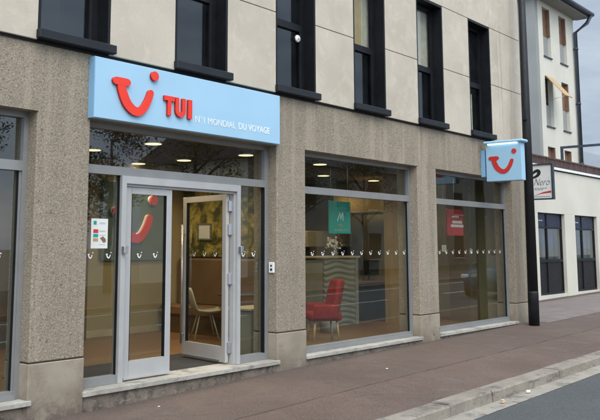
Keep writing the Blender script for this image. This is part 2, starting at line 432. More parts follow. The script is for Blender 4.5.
def logo_polys(sx, sy, fine=True):
    """smile mark in a box 0..sx, 0..sy"""
    n = 18 if fine else 8
    key = [(.185, .60), (.20, .50), (.25, .364), (.30, .26), (.365, .18), (.45, .117), (.54, .098), (.62, .135), (.69, .21), (.77, .36), (.83, .535)]
    cv = []
    for i in range(len(key) - 1):
        p0, p1, p2, p3 = key[max(i - 1, 0)], key[i], key[i + 1], key[min(i + 2, len(key) - 1)]
        for k in range(3 if fine else 1):
            t = k / (3 if fine else 1)
            cv.append(tuple(.5 * (2 * p1[j] + (p2[j] - p0[j]) * t + (2 * p0[j] - 5 * p1[j] + 4 * p2[j] - p3[j]) * t * t + (3 * p1[j] - p0[j] - 3 * p2[j] + p3[j]) * t ** 3) for j in (0, 1)))
    cv.append(key[-1]); n = len(cv) - 1
    ws = [.165 + .02 * math.sin(math.pi * min(1, i / n * 1.3)) - .04 * max(0, (i / n - .6) / .4) for i in range(n + 1)]
    a = ribbon(cv, ws)
    b = ribbon([(.077, .655), (.30, .655)], .155)
    m = 20 if fine else 8
    c = [(.913 + .086 * math.cos(2 * math.pi * k / m), .90 + .10 * math.sin(2 * math.pi * k / m)) for k in range(m)]
    return [[(x * sx, (y - .0) * sy) for x, y in p] for p in (a, b, c)]
def logo(mb, sx, sy, d, fine=True, **k):
    for i, p in enumerate(logo_polys(sx, sy, fine)):
        kk = dict(k); kk['o'] = Vector(k['o']) - Vector(k.get('an', (0, 1, 0))) * (.0012 * i)
        mb.prism(p, d, **kk)
    return mb
def text_mesh(s, size, ext, bold=0.0, shear=0, spacing=1.0):
    cu = bpy.data.curves.new('txt', 'FONT'); cu.body = s; cu.size = size; cu.extrude = ext; cu.offset = bold; cu.shear = shear
    cu.space_character = spacing; cu.resolution_u = 3
    o = bpy.data.objects.new('txt', cu); S.collection.objects.link(o)
    me = bpy.data.meshes.new_from_object(o.evaluated_get(bpy.context.evaluated_depsgraph_get()))
    bpy.data.objects.remove(o); return me
def text_fit(name, s, mat, parent, origin, ax, an, width, height, ext=.002, bold=0, shear=0):
    """text laid in the plane origin + ax*u + Z*v, exactly width x height, facing -an"""
    me = text_mesh(s, 1, .01, bold, shear)
    xs = [v.co.x for v in me.vertices]; ys = [v.co.y for v in me.vertices]
    x0, x1, y0, y1 = min(xs), max(xs), min(ys), max(ys)
    ax, an, o = Vector(ax), Vector(an), Vector(origin)
    for v in me.vertices:
        u = (v.co.x - x0) / (x1 - x0) * width; q = (v.co.y - y0) / (y1 - y0) * height
        v.co = o + ax * u + Vector((0, 0, q)) + an * (v.co.z / .01 * ext)
    me.materials.clear(); me.materials.append(mat); me.update()
    ob = bpy.data.objects.new(name, me); S.collection.objects.link(ob); ob.parent = parent; return ob

# ================================================================ STRUCTURE: ground
SL = .011
def gz(x, y=0): return SL * (x - 8) + .02 * min(y, 0) - .036 * math.exp(-((x - 5.6) / 1.9) ** 2) * max(0, 1 + min(y, 0) / 2.4)
X0, X1 = -25, 130
def sheet(name, xa, xb, ya, yb, f, mat, kind='structure', lbl=None):
    m = MB(); nx = 40 if xb - xa < 60 else 155; ny = 6 if name == 'pavement' else 1
    vs = [(xa + (xb - xa) * i / nx, ya + (yb - ya) * j / ny) for j in range(ny + 1) for i in range(nx + 1)]
    m.add([(x, y, f(x, y)) for x, y in vs], [(j * (nx + 1) + i, j * (nx + 1) + i + 1, (j + 1) * (nx + 1) + i + 1, (j + 1) * (nx + 1) + i) for j in range(ny) for i in range(nx)], True)
    o = m.build(name, mat); o['kind'] = kind; return o
KH = .115
roadz = lambda x: SL * (x - 8) - .02 * 2.68 - KH
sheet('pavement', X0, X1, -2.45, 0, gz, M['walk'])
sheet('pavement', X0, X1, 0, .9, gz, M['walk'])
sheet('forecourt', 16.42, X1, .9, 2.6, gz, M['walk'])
def kerb():
    m = MB(); x = X0; rnd = random.Random(3)
    while x < 70:
        l = 1.0; g = .009
        a, b = x + g, x + l - g
        y0, y1 = -2.68 + rnd.uniform(-.006, .006), -2.452
        pf = [(y0, roadz(0) - SL * -8 * 0 - .1), (y0, -KH), (y0 + .02, 0), (y1, 0), (y1, -.25)]
        prof = [(y0 - .012, -.25), (y0, -.018), (y0 + .018, 0), (y1, 0), (y1, -.25)]
        dz = rnd.uniform(-.004, .004)
        vs = [(q, y, z + SL * (q - 8) - .049 + .004 + dz) for q in (a, b) for y, z in prof]
        m.add(vs, [(0, 1, 2, 3, 4), (9, 8, 7, 6, 5)] + [(i, i + 5, (i + 1) % 5 + 5, (i + 1) % 5) for i in range(5)])
        x += l
    o = m.build('kerb', M['kerb']); o['kind'] = 'structure'
    f = MB().add([(X0, -2.66, roadz(X0) - .05), (70, -2.66, roadz(70) - .05), (70, -2.66, roadz(70) + KH - .02), (X0, -2.66, roadz(X0) + KH - .02)], [(0, 1, 2, 3)])
    f.add([(70, -2.68, roadz(70)), (X1, -2.68, roadz(X1)), (X1, -2.68, roadz(X1) + KH), (70, -2.68, roadz(70) + KH), (70, -2.45, roadz(70) + KH), (X1, -2.45, roadz(X1) + KH)], [(0, 1, 2, 3), (3, 2, 5, 4)])
    q = f.build('kerb_bedding', M['gap']); q['kind'] = 'structure'
kerb()
sheet('gutter_channel', X0, X1, -2.93, -2.60, lambda x, y: roadz(x) + .004, M['gutter'])
sheet('road', X0, X1, -10.2, -2.88, lambda x, y: roadz(x), M['road'])
sheet('far_pavement', X0, X1, -14.0, -10.2, lambda x, y: roadz(x) + .11, M['walk'])
m = MB().add([(X0, -10.2, roadz(X0)), (X1, -10.2, roadz(X1)), (X1, -10.2, roadz(X1) + .114), (X0, -10.2, roadz(X0) + .114), (X1, -10.4, roadz(X1) + .114), (X0, -10.4, roadz(X0) + .114)], [(0, 1, 2, 3), (3, 2, 4, 5)])
m.build('far_kerb', M['kerb'])['kind'] = 'structure'
sheet('verge', X0, X1, -19, -14.0, lambda x, y: roadz(x) + .11, M['grass'])
m = MB(); m.add([(-900, -900, -1.2), (1200, -900, -1.2), (1200, 900, -1.2), (-900, 900, -1.2)], [(0, 1, 2, 3)])
m.build('ground', M['gutter'])['kind'] = 'structure'
m = MB(); x = -20
while x < 80:
    m.add([(x, -6.56, roadz(x) + .004), (x + 3, -6.56, roadz(x + 3) + .004), (x + 3, -6.42, roadz(x + 3) + .004), (x, -6.42, roadz(x) + .004)], [(0, 1, 2, 3)]); x += 6.5
m.build('road_marking', M['roadpaint'])['kind'] = 'structure'
m = MB(); m.add([(-20, -9.5, roadz(-20) + .004), (80, -9.5, roadz(80) + .004), (80, -9.36, roadz(80) + .004), (-20, -9.36, roadz(-20) + .004)], [(0, 1, 2, 3)])
m.build('edge_line', M['roadpaint'])['kind'] = 'structure'
def patch():
    t = NT('patch_asphalt')
    c = t.mix(t.f(t.noise(3, 6, .6), .35, .65), (.165, .135, .122), (.21, .175, .158))
    m_ = t.bsdf(c, .88, bump=t.voro(130), bs=.3, bd=.004, spec=.3)
    sheet('pavement_patch', 16.5, 30, -.36, 0, lambda x, y: gz(x, y) + .004, m_)
    sheet('pavement_patch', 16.5, 30, 0, .9, lambda x, y: gz(x, y) + .004, m_)
    sheet('pavement_patch', 16.5, 30, .9, 1.8, lambda x, y: gz(x, y) + .004, m_)
patch()

# ================================================================ SHOP BUILDING
shop = thing('shop_building', 'street corner block with rough brown concrete shopfront piers under beige stone cladding', 'building')
PIERS = [(-2.72, -2.07), (.97, 1.62), (4.66, 5.31), (8.38, 9.0), (12.06, 12.69), (15.80, 16.42)]
GY = .17
HZ = 2.95
for a, b in PIERS:
    pr = box('pier', M['agg'], shop, a, b, 0, .42, .487, HZ + .08, b=.014)
    box('pier_base', M['smooth'], pr, a - .002, b + .002, -.002, .42, -.4, .480, b=.008)
    box('joint', M['gap'], pr, a + .008, b - .008, .01, .41, .47, .50)
m = MB(); m.box(-2.72, 16.42, -.001, .425, HZ, 3.64); m.build('concrete_band', M['agg'], shop)
m = MB(); m.box(-2.72, 16.40, -.018, .30, 3.635, 3.69); m.build('drip_shadow_band', M['black'], shop)  # black band put in for the shadow under the cladding's lower edge
for i in range(len(PIERS) - 1):
    box('plinth', M['plinth'], shop, PIERS[i][1] + .004, PIERS[i + 1][0] - .004, .004, .42, -.4, .092)

# stone cladding, windows upstairs
WIN = [(-1.0, -.08), (.87, 1.79), (2.73, 3.65), (4.62, 5.54), (6.50, 7.41), (8.36, 9.26), (10.22, 11.13), (12.14, 13.07), (14.07, 15.0)]
CY = -.05
k = .993
WIN = [(a * k, b * k) for a, b in WIN]
zz = [3.66, 1.6 + (4.79 - 1.6) * k, 1.6 + (5.945 - 1.6) * k, 7.3, 8.45]
ZT = zz[2]
m = MB(); g = .005; mg = MB()
edges = [-2.72] + [e for w_ in WIN for e in w_] + [16.30]
for r in range(4):
    z0, z1 = zz[r] + (g if r else 0), zz[r + 1] - g
    if r < 2:
        for i in range(0, len(edges), 2):
            m.bbox(edges[i], edges[i + 1], CY, .05, z0, z1, b=.004)
    else:
        cuts = edges
        for i in range(len(cuts) - 1): m.bbox(cuts[i] + g, cuts[i + 1] - g, CY, .05, z0, z1, b=.004)
m.build('stone_cladding', M['clad'], shop)
for i in range(0, len(edges), 2): mg.box(edges[i] + .005, edges[i + 1] - .005, -.03, .40, 3.70, ZT)
mg.box(-2.72, 16.29, -.03, .40, ZT + .01, 8.4)
mg.build('backing_wall', M['gap'], shop)
box('roof', M['slate'], shop, -2.75, 16.35, -.09, 9, 8.45, 8.6)
box('side_wall', M['agg'], shop, 16.05, 16.33, .42, 9, -.4, 8.45)
box('side_wall', M['agg'], shop, -2.72, -2.4, .42, 9, -.4, 8.45)
box('rear_wall', M['agg'], shop, -2.4, 16.05, 8.6, 9, -.4, 8.45)

# upstairs windows
cfg = {3: None, 5: None, 6: 'ochre', 7: 'beige', 8: 'blind'}
for i, (a, b) in enumerate(WIN):
    z0 = 3.765; T = ZT
    f = MB(); y0, y1 = -.045, .27
    f.box(a + .001, a + .035, y0, y1, z0, T - .001); f.box(b - .035, b - .001, y0, y1, z0, T - .001); f.box(a + .035, b - .035, y0, y1, T - .036, T - .001)
    zt = 4.72
    ys, ye = .14, .20
    f.box(a + .035, a + .09, ys, ye, z0, T - .036); f.box(b - .10, b - .035, ys, ye, z0, T - .036)
    f.box(a + .09, b - .10, ys, ye, T - .10, T - .036); f.box(a + .09, b - .10, ys, ye, z0, z0 + .07)
    f.box(a + .09, b - .10, ys - .015, ye, zt - .05, zt + .05)
    f.box(b - .16, b - .12, ys - .02, ys, z0 + .07, zt - .05)
    wn = f.build('upper_window', M['black'], shop)
    g1 = MB(); g1.box(a + .085, b - .095, .165, .171, z0 + .06, T - .09); g1.build('glass_pane', M['uglass'], wn)
    s = MB(); s.bbox(a - .015, b + .045, -.115, .14, 3.67, z0, b=.008); s.build('window_sill', M['sillmet'], wn)
    d = MB(); d.box(a, b, .9, .92, 3.5, T + .1); d.box(a - .01, a, .28, .9, 3.5, T + .1); d.box(b, b + .01, .28, .9, 3.5, T + .1); d.box(a, b, .28, .9, 3.5, 3.52); d.box(a, b, .28, .9, T + .1, T + .12)
    d.build('dark_room', M['dark'], wn)
    def curtain(x0, x1, z0_, z1_, mat, y=.235):
        q = MB(); n = 26; vs = []
        for j in range(n + 1):
            t = j / n; xx = x0 + (x1 - x0) * t; yy = y + .018 * math.sin(j * 1.9); vs += [(xx, yy, z0_), (xx, yy, z1_)]
        q.add(vs, [(2 * j, 2 * j + 2, 2 * j + 3, 2 * j + 1) for j in range(n)], True); q.build('curtain', mat, wn)
    c_ = cfg.get(i)
    if c_ == 'ochre': curtain(a + .05, a + .62, zt, T, M['curt']); curtain(a + .62, b - .05, zt, T, M['curtb'], .25)
    if c_ == 'beige': curtain(a + .48, b - .05, zt, T, M['curtb'])
    if c_ == 'blind': curtain(a + .3, a + .62, z0, z0 + .8, M['curtb'])
# round white vent on an upper pane
t_ = thing('round_vent', 'small round white vent in the upstairs window pane right of the long blue sign', 'vent', (8.99, .163, 4.56))
v = MB(); v.tube([(0, 0, 0), (0, -.035, 0)], .05, 20); v.build('housing', M['gap'], t_)
v = MB(); v.tube([(0, -.035, 0), (0, -.055, 0)], [.055, .048], 20); v.build('cover', M['white'], t_)
v = MB(); v.tube([(0.0, -.056, 0), (0, -.058, 0)], .018, 12); v.build('hub', M['blind'], t_)

# ---- storefront glazing
SM = None
def mini_smiles(xs, parent, y, z=1.475, size=.075):
    global SM
    for x in xs:
        if SM is None:
            q = MB(); logo(q, size, size * .95, .0015, False, o=(-size / 2, 0, 0)); SM = q.build('smile_sticker', M['white'], parent); o = SM
        else:
            o = SM.copy(); S.collection.objects.link(o); o.parent = parent
        o.location = (x, y, z)
def storefront(a, b, smx):
    y0, y1 = GY, GY + .07
    f = MB()
    f.box(a + .001, a + .055, y0 - .02, y1, .145, HZ - .001); f.box(b - .055, b - .001, y0 - .02, y1, .145, HZ - .001)
    f.box(a + .055, b - .055, y0 - .02, y1, HZ - .06, HZ - .001); f.box(a + .055, b - .055, y0 - .02, y1, .145, .225)
    f.box(a + .055, b - .055, y0 - .045, y1 - .01, .145, .19)
    f.box(a + .055, b - .055, y0 - .02, y1, 2.355, 2.455)
    f.box(a + .055, a + .085, y0, y1, .225, 2.355); f.box(b - .085, b - .055, y0, y1, .225, 2.355)
    w_ = f.build('storefront_window', M['alu'], shop)
    q = MB(); q.box(a + .05, b - .05, y0 + .03, y0 + .036, .22, 2.36); q.build('glass_pane', M['glass'], w_)
    q = MB(); q.box(a + .05, b - .05, y0 + .03, y0 + .036, 2.45, HZ - .05); q.build('transom_pane', M['glass'], w_)
    box('gasket', M['black'], w_, b - .09, b - .084, y0 - .004, y0 + .03, .23, 2.35)
    q = MB(); q.bbox(a - .012, b + .03, -.028, GY + .02, .094, .143, b=.005); q.build('window_sill', M['sillstone'], w_)
    mini_smiles(smx, w_, y0 + .026)
    return w_
storefront(-2.07, .97, [-1.8 + .25 * i for i in range(11)])
storefront(1.62, 4.66, [1.9 + .25 * i for i in range(11)][:-1] + [4.40])
storefront(9.0, 12.06, [9.40 + .25 * i for i in range(11)])
storefront(12.69, 15.80, [13.10 + .245 * i for i in range(11)])

# ---- entrance bay 5.31 .. 8.38
y0, y1 = GY - .02, GY + .07
f = MB()
f.box(5.311, 5.385, y0, y1, .145, HZ - .001); f.box(8.30, 8.379, y0, y1, .145, HZ - .001)
f.box(5.385, 8.30, y0, y1, HZ - .06, HZ - .001)
f.box(5.385, 8.30, y0, y1, 2.39, 2.485)
f.box(5.385, 5.86, y0, y1, .145, .235); f.box(7.81, 8.30, y0, y1, .145, .235)
ent = f.build('entrance_frame', M['alu'], shop)
f = MB()
f.box(5.86, 5.925, y0 - .02, y1, .145, 2.388); f.box(7.745, 7.81, y0 - .02, y1, .145, 2.388); f.box(5.925, 7.745, y0 - .02, y1, 2.305, 2.388)
f.box(5.925, 5.955, y0 + .015, y1, .145, 2.305); f.box(7.715, 7.745, y0 + .015, y1, .145, 2.305); f.box(5.955, 7.715, y0 + .015, y1, 2.275, 2.305)
df = f.build('door_surround', M['alul'], shop)
for xx in (5.895, 7.79): box('latch_box', M['steel'], df, xx - .028, xx + .028, y0 - .075, y0 - .02, 1.53, 1.61, b=.006)
q = MB(); q.box(5.385, 8.30, GY + .03, GY + .036, 2.48, HZ - .05); q.build('transom_pane', M['glass'], ent)
q = MB(); q.box(5.38, 5.865, GY + .03, GY + .036, .23, 2.395); q.build('side_pane', M['glass'], ent)
q = MB(); q.box(7.805, 8.305, GY + .03, GY + .036, .23, 2.395); q.build('side_pane', M['glass'], ent)
box('gasket', M['black'], ent, 5.848, 5.859, y0 + .02, y0 + .05, .235, 2.39); box('gasket', M['black'], ent, 8.285, 8.299, y0 - .003, y0 + .05, .235, 2.39)
mini_smiles([5.50, 5.745, 7.93, 8.13], ent, GY + .026)
q = MB(); q.bbox(5.295, 8.415, -.03, GY + .2, .09, .143, b=.005); q.build('door_sill', M['sillstone'], shop)

def leaf(name, wd, hinge_left, parent):
    """door leaf in local x 0..wd, local y thickness"""
    m = MB(); h0, h1 = .165, 2.272; st = .085
    m.bbox(0, st, -.025, .025, h0, h1, b=.004); m.bbox(wd - st, wd, -.025, .025, h0, h1, b=.004)
    m.box(st, wd - st, -.025, .025, h1 - .075, h1); m.box(st, wd - st, -.025, .025, h0, h0 + .19)
    lf = m.build(name, M['alul'], parent)
    g_ = MB(); g_.box(st - .005, wd - st + .005, -.003, .003, h0 + .185, h1 - .07); g_.build('glass_pane', M['glass'], lf)
    box('gasket', M['black'], lf, st, st + .008, -.022, .022, h0 + .19, h1 - .075); box('gasket', M['black'], lf, wd - st - .008, wd - st, -.022, .022, h0 + .19, h1 - .075)
    return lf
l1 = leaf('door_leaf', .70, True, shop); l1.location = (5.96, GY + .035, 0)
tag(l1, 'closed left glass leaf of the entrance door')
q = MB(); q.box(0.0, .70, -.045, -.026, .163, .185); q.build('weather_bar', M['alul'], l1)
mini_smiles([.225, .465], l1, -.006)
l2 = leaf('door_leaf', .99, True, shop); l2.location = (7.67, GY + .06, 0); l2.rotation_euler = (0, 0, R(80))
tag(l2, 'open right glass leaf swung into the shop')
q = MB(); q.tube([(.93, .07, .33), (.93, .07, 1.9)], .016, 8); q.tube([(.93, .02, .45), (.93, .07, .45)], .01, 6); q.tube([(.93, .02, 1.78), (.93, .07, 1.78)], .01, 6)
q.build('pull_handle', M['steel'], l2)
mini_smiles([.26, .5, .74], l2, .004)
for z in (.35, 1.2, 1.82, 2.12): box('hinge', M['steel'], l2, -.035, .03, -.055, .0, z - .07, z + .07, b=.005)
q = MB(); q.box(.12, .98, .026, .034, .168, .19); q.build('weather_bar', M['steel'], l2)

# ---- interior shell (parts of the shop building)
IB = 6.6
box('wood_floor', M['floor'], shop, -2.4, 16.05, GY + .2, IB, .0, .128)
box('ceiling', M['ceil'], shop, -2.4, 16.05, GY + .08, IB, 3.08, 3.2)
box('inner_wall', M['wallbr'], shop, -2.4, 8.28, 3.88, 4.05, .128, 3.08)
w_ = box('inner_wall', M['wallb'], shop, 8.28, 10.82, 4.10, 4.25, .128, 3.08)
box('skirting_board', M['skirt'], w_, 8.28, 10.52, 4.085, 4.10, .13, .24)
w2 = box('inner_wall', M['wallbr'], shop, 10.56, 10.66, 1.35, 4.10, .128, 3.08)
box('mural', M['mural'], w2, 10.54, 10.56, 1.5, 4.08, 1.43, 3.0)
box('skirting_board', M['skirt'], w2, 10.54, 10.56, 1.4, 4.08, .13, .22)
box('inner_wall', M['ochre'], shop, 10.66, 16.05, IB - .15, IB, .128, 3.08)
box('inner_wall', M['wallg'], shop, 10.66, 13.3, 5.0, 5.1, .128, 3.08)
box('inner_wall', M['wallb'], shop, 16.0, 16.05, .45, IB, .128, 3.08)
box('inner_wall', M['wallbr'], shop, -2.4, -2.3, .45, 3.9, .128, 3.08)
box('column', M['woodp'], shop, 14.05, 14.35, 1.5, 1.95, .128, 3.08)
box('column', M['wallbr'], shop, 15.22, 15.62, .70, 1.15, .128, 3.08)

# ceiling lamps
LP = [(7.6, 2.95), (9.39, 4.0), (7.69, 1.7), (7.18, .81), (9.52, 2.99), (8.43, .83), (9.61, 1.67), (11.42, 3.0), (10.3, .8), (11.55, 1.66), (13.45, 3.0), (15.2, 2.93), (13.8, .67), (4.1, 1.7), (5.9, 2.95), (2.2, 2.4), (13.6, 4.6)]
names = ['second from the door in the front row', '']
proto = None
for i, (x, y) in enumerate(LP):
    if proto is None:
        t_ = thing('ceiling_lamp', 'x', 'lamp', (x, y, 3.08)); proto = t_
        q = MB(); q.tube([(0, 0, -.0), (0, 0, -.035)], .135, 24); q.build('rim', M['steel'], t_)
        q = MB(); q.tube([(0, 0, -.036), (0, 0, -.042)], .118, 24); q.build('diffuser', M['lampon'], t_)
    else:
        t_ = copy_tree(proto); t_.location = (x, y, 3.08)
    t_['label'] = 'round lit ceiling downlight glowing inside the shop behind the glass'
    t_['group'] = 'lit downlights in the shop ceiling'
    ld = bpy.data.lights.new('lamp_light', 'SPOT'); ld.energy = 30; ld.color = (1, .78, .5); ld.spot_size = R(150); ld.spot_blend = .6; ld.shadow_soft_size = .12
    lo = bpy.data.objects.new('lamp_light', ld); S.collection.objects.link(lo); lo.parent = t_; lo.location = (0, 0, -.06)

# ================================================================ SIGNS
t_ = thing('fascia_sign', 'long sky blue shop sign reading TUI over the entrance', 'shop sign', (5.275, -.10, 2.95))
q = MB(); q.bbox(0, 3.05, 0, .098, 0, .655, b=.006); q.build('panel', M['blue'], t_)
q = MB(); q.box(-.012, -.001, .002, .096, 0, .655); q.build('side_trim', M['blueedge'], t_)
lx, lz, lw, lh = .21, .07, .65, .545
q = MB(); logo(q, lw, lh, .012, o=(lx, -.034, lz)); a = q.build('smile_mark', M['red'], t_)
q = MB(); logo(q, lw, lh, .021, o=(lx, -.0215, lz)); q.build('smile_mark_edge', M['redside'], t_)
def tui(mb, o, w_, h, d):
    s = .24 * h; hw = w_ / 3.0
    # T
    mb.prism([(0, h), (0, h - s), (hw * .36, h - s), (hw * .36, 0), (hw * .36 + s * .95, 0), (hw * .36 + s * .95, h - s), (hw * .36 * 2 + s * .95, h - s), (hw * .36 * 2 + s * .95, h)], d, o=o)
    # U
    x = w_ * .40; ww = w_ * .36; s2 = s * .95; out = [(x, h), (x, h * .33)]
    for k_ in range(1, 8):
        t = math.pi + math.pi * k_ / 8; out.append((x + ww / 2 + ww / 2 * math.cos(t), h * .33 + h * .33 * math.sin(t)))
    out += [(x + ww, h * .33), (x + ww, h), (x + ww - s2, h), (x + ww - s2, h * .36)]
    for k_ in range(1, 8):
        t = -math.pi * k_ / 8; out.append((x + ww / 2 + (ww / 2 - s2) * math.cos(t), h * .36 + (h * .36 - s * .9) * math.sin(t)))
    out += [(x + s2, h * .36), (x + s2, h)]
    mb.prism(out, d, o=o)
    x = w_ * .86; mb.prism([(x, 0), (w_, 0), (w_, h), (x, h)], d, o=o)
    return mb
q = tui(MB(), (.955, -.034, .14), .435, .225, .012); q.build('lettering', M['red'], t_)
q = tui(MB(), (.955, -.022, .14), .435, .225, .0215); q.build('lettering_edge', M['redside'], t_)
text_fit('tagline', 'N°1 MONDIAL', M['white'], t_, (1.475, -.0022, .115), (1, 0, 0), (0, -1, 0), .70, .085, .001)
text_fit('tagline', 'DU VOYAGE', M['white'], t_, (2.235, -.0022, .115), (1, 0, 0), (0, -1, 0), .60, .085, .001, bold=.012)

# blade sign: face looks along -X
bx = 14.40
t_ = thing('projecting_sign', 'square blue blade sign with red smile mark and lit strip under its lid', 'shop sign', (bx, -.12, 2.82))
q = MB(); q.bbox(0, .16, -.70, 0, 0, .70, b=.006); q.build('panel', M['blue'], t_)
q = MB(); q.bbox(-.06, .20, -.76, .03, .70, .755, b=.02); q.build('lid', M['blue'], t_)
q = MB(); q.box(-.05, -.012, -.64, -.06, .684, .699); q.build('light_strip', M['strip'], t_)
q = MB(); q.bbox(.02, .14, .03, .118, .09, .60, b=.006); q.build('wall_bracket', M['blueedge'], t_)
q = MB(); logo(q, .555, .46, .008, o=(-.009, -.055, .13), ax=(0, -1, 0), ay=(0, 0, 1), an=(1, 0, 0)); q.build('smile_mark', M['darkred'], t_)
# cafe sign
nx = 20.0
t_ = thing('cafe_sign', 'white square blade sign with dark frame and the handwritten word Nero behind the black post', 'shop sign', (nx, .78, 2.77))
q = MB(); q.bbox(-.02, .08, 0, .05, 0, .90, b=.006); q.box(-.02, .08, .05, .97, -.0, .035); q.box(-.02, .08, .05, .97, .865, .9); q.box(-.02, .08, .93, .97, .035, .865); q.build('frame', M['zinc'], t_)
q = MB(); q.box(0, .07, .05, .93, .035, .865); q.build('face', M['paper'], t_)
q = MB(); q.box(.01, .06, .97, 1.345, .4, .45); q.build('bracket', M['zinc'], t_)
AX = (0, -1, 0)
text_fit('lettering', 'Nero', M['screen'], t_, (-.002, .50, .36), AX, (-1, 0, 0), .40, .17, .002, bold=-.02, shear=.45)
text_fit('lettering', 'é', M['screen'], t_, (-.002, .84, .36), AX, (-1, 0, 0), .09, .17, .002, bold=-.015, shear=.45)
q = MB(); q.prism([(x, z) for x, z in ribbon(bez([(.40, .66), (.58, .84), (.66, .62), (.42, .56)], 12), [.05 + .04 * math.sin(i / 12 * 3.14) for i in range(13)])], .003, o=(-.004, .93, 0), ax=AX, ay=(0, 0, 1), an=(1, 0, 0))
q.build('hat_mark', M['screen'], t_)
q = MB(); q.prism([(.40, .10), (.60, .15), (.86, .17), (.86, .22), (.66, .19)], .003, o=(-.004, .93, 0), ax=AX, ay=(0, 0, 1), an=(1, 0, 0)); q.build('red_swoosh', M['darkred'], t_)
q = MB()
for z, a, b in ((.28, .30, .72), (.245, .1, .62), (.07, .05, .8)):
    x = a
    rr = random.Random(int(z * 1000))
    while x < b:
        l = rr.uniform(.03, .07); q.box(-.002, .0005, .93 - x - l, .93 - x, z, z + .013); x += l + .015
q.build('small_print', M['zinc'], t_)

# ================================================================ POST
t_ = thing('lamp_post', 'tall tapered black steel post standing on the pavement at the end of the shop', 'post', (15.82, -.335, gz(15.8, -.33)))
t_.rotation_euler = (0, R(.3), 0)
q = MB(); q.tube([(0, 0, .65), (0, 0, 4), (0, 0, 9.2)], [.101, .085, .055], 12); q.build('shaft', M['post'], t_)
q = MB(); q.tube([(0, 0, -.02), (0, 0, .62), (0, 0, .66)], [.104, .104, .102], 12); q.build('base_sleeve', M['post'], t_)
q = MB(); q.bbox(-.14, -.085, -.06, .03, 4.05, 4.28, b=.008); q.build('bracket', M['sillmet'], t_)

# ================================================================ SMALL THINGS ON THE FACADE
t_ = thing('keypad', 'small white keypad on the concrete reveal right of the entrance', 'keypad', (8.381, .085, 1.26))
q = MB(); q.bbox(-.022, 0, -.045, .045, 0, .14, b=.006); q.build('case', M['white'], t_)
q = MB(); q.tube([(-.022, 0, .045), (-.026, 0, .045)], .018, 12); q.tube([(-.022, 0, .095), (-.026, 0, .095)], .014, 12); q.build('button', M['gap'], t_)
t_ = thing('door_notice', 'white paper notice with coloured symbols taped inside the glass left of the door', 'notice', (5.50, GY + .024, 1.585))
q = MB(); q.box(0, .225, 0, .002, 0, .32); q.build('sheet', M['paper'], t_)
q = MB(); q.box(.03, .095, -.002, 0, .165, .205); q.build('red_symbol', M['poster'], t_)
q = MB(); q.box(.03, .095, -.002, 0, .12, .155); q.box(.03, .07, -.002, 0, .255, .295); q.build('green_symbol', M['teal'], t_)
q = MB(); q.box(.03, .095, -.002, 0, .075, .11); q.build('yellow_symbol', M['shutterlit'], t_)
q = MB(); q.prism([(.12, .11), (.16, .13), (.20, .10), (.2, .07), (.17, .06)], .002, o=(0, -.002, 0)); q.build('hand_symbol', M['shutter'], t_)
q = MB()
for z in (.265, .275, .19, .18, .14, .04): q.box(.11, .19, -.002, 0, z, z + .004)
q.build('small_print', M['blind'], t_)

t_ = thing('teal_hanging_sign', 'teal green poster hanging inside the wide middle shop window', 'poster', (10.10, .395, 1.80))
q = MB(); q.bbox(0, .55, 0, .03, 0, .50, b=.004); q.build('panel', M['teal'], t_)
q = MB()
for a, b in (((.2, .2), (.265, .33)), ((.265, .33), (.285, .22)), ((.285, .22), (.335, .33)), ((.335, .33), (.35, .21))): q.prism(ribbon([a, b], .012), .002, o=(0, -.002, 0))
q.build('mark', M['white'], t_)
q = MB(); [q.box(.2 + .02 * (i % 2), .34, -.002, 0, .12 + .02 * i, .128 + .02 * i) for i in range(2)]
x = .12
while x < .45: q.box(x, x + .03, -.002, 0, .05, .066); x += .042
q.build('small_print', M['shutterlit'], t_)
q = MB(); q.tube([(.05, .015, .5), (.05, .015, 1.28)], .003, 5); q.tube([(.5, .015, .5), (.5, .015, 1.28)], .003, 5); q.build('cord', M['steel'], t_)
t_ = thing('red_hanging_sign', 'red poster with white words hanging inside the last shop window', 'poster', (13.78, .395, 1.81))
q = MB(); q.bbox(0, .63, 0, .03, 0, .49, b=.004); q.build('panel', M['poster'], t_)
q = MB()
for z, h, a, b in ((.34, .03, .18, .42), (.23, .05, .2, .56), (.16, .05, .14, .6)):
    x = a; rr = random.Random(int(z * 100))
    while x < b:
        l = rr.uniform(.03, .05); q.box(x, x + l, -.002, 0, z, z + h); x += l + .012
q.build('lettering', M['white'], t_)
q = MB(); q.tube([(.31, .015, .49), (.31, .015, 1.27)], .003, 5); q.build('cord', M['steel'], t_)

for (x, z, wd, h, mt, lb) in ((13.55, 1.515, .17, .12, 'skirt', 'small cream card hanging below the red poster'), (14.65, 1.47, .09, .10, 'skirt', 'tiny cream card hanging right of the red poster')):
    t_ = thing('hanging_card', lb, 'card', (x, .395, z))
    q = MB(); q.bbox(0, wd, 0, .006, 0, h, b=.002); q.build('card_sheet', M[mt], t_)
    q = MB(); q.tube([(wd / 2, .003, h), (wd / 2, .003, 3.08 - z)], .002, 5); q.build('cord', M['steel'], t_)
# posters on the rear wall of the office
for (x, mt, lb) in ((13.9, 'teal', 'faint teal poster on the ochre rear wall of the office'), (15.0, 'navy', 'faint navy poster on the ochre rear wall of the office')):
    t_ = thing('wall_poster', lb, 'poster', (x, IB - .17, 1.3))
    q = MB(); q.box(0, .8, 0, .012, 0, 1.1); q.build('sheet', M[mt], t_)
    q = MB(); q.box(-.03, .83, .004, .018, -.03, 1.13); q.build('backing_board', M['blind'], t_)
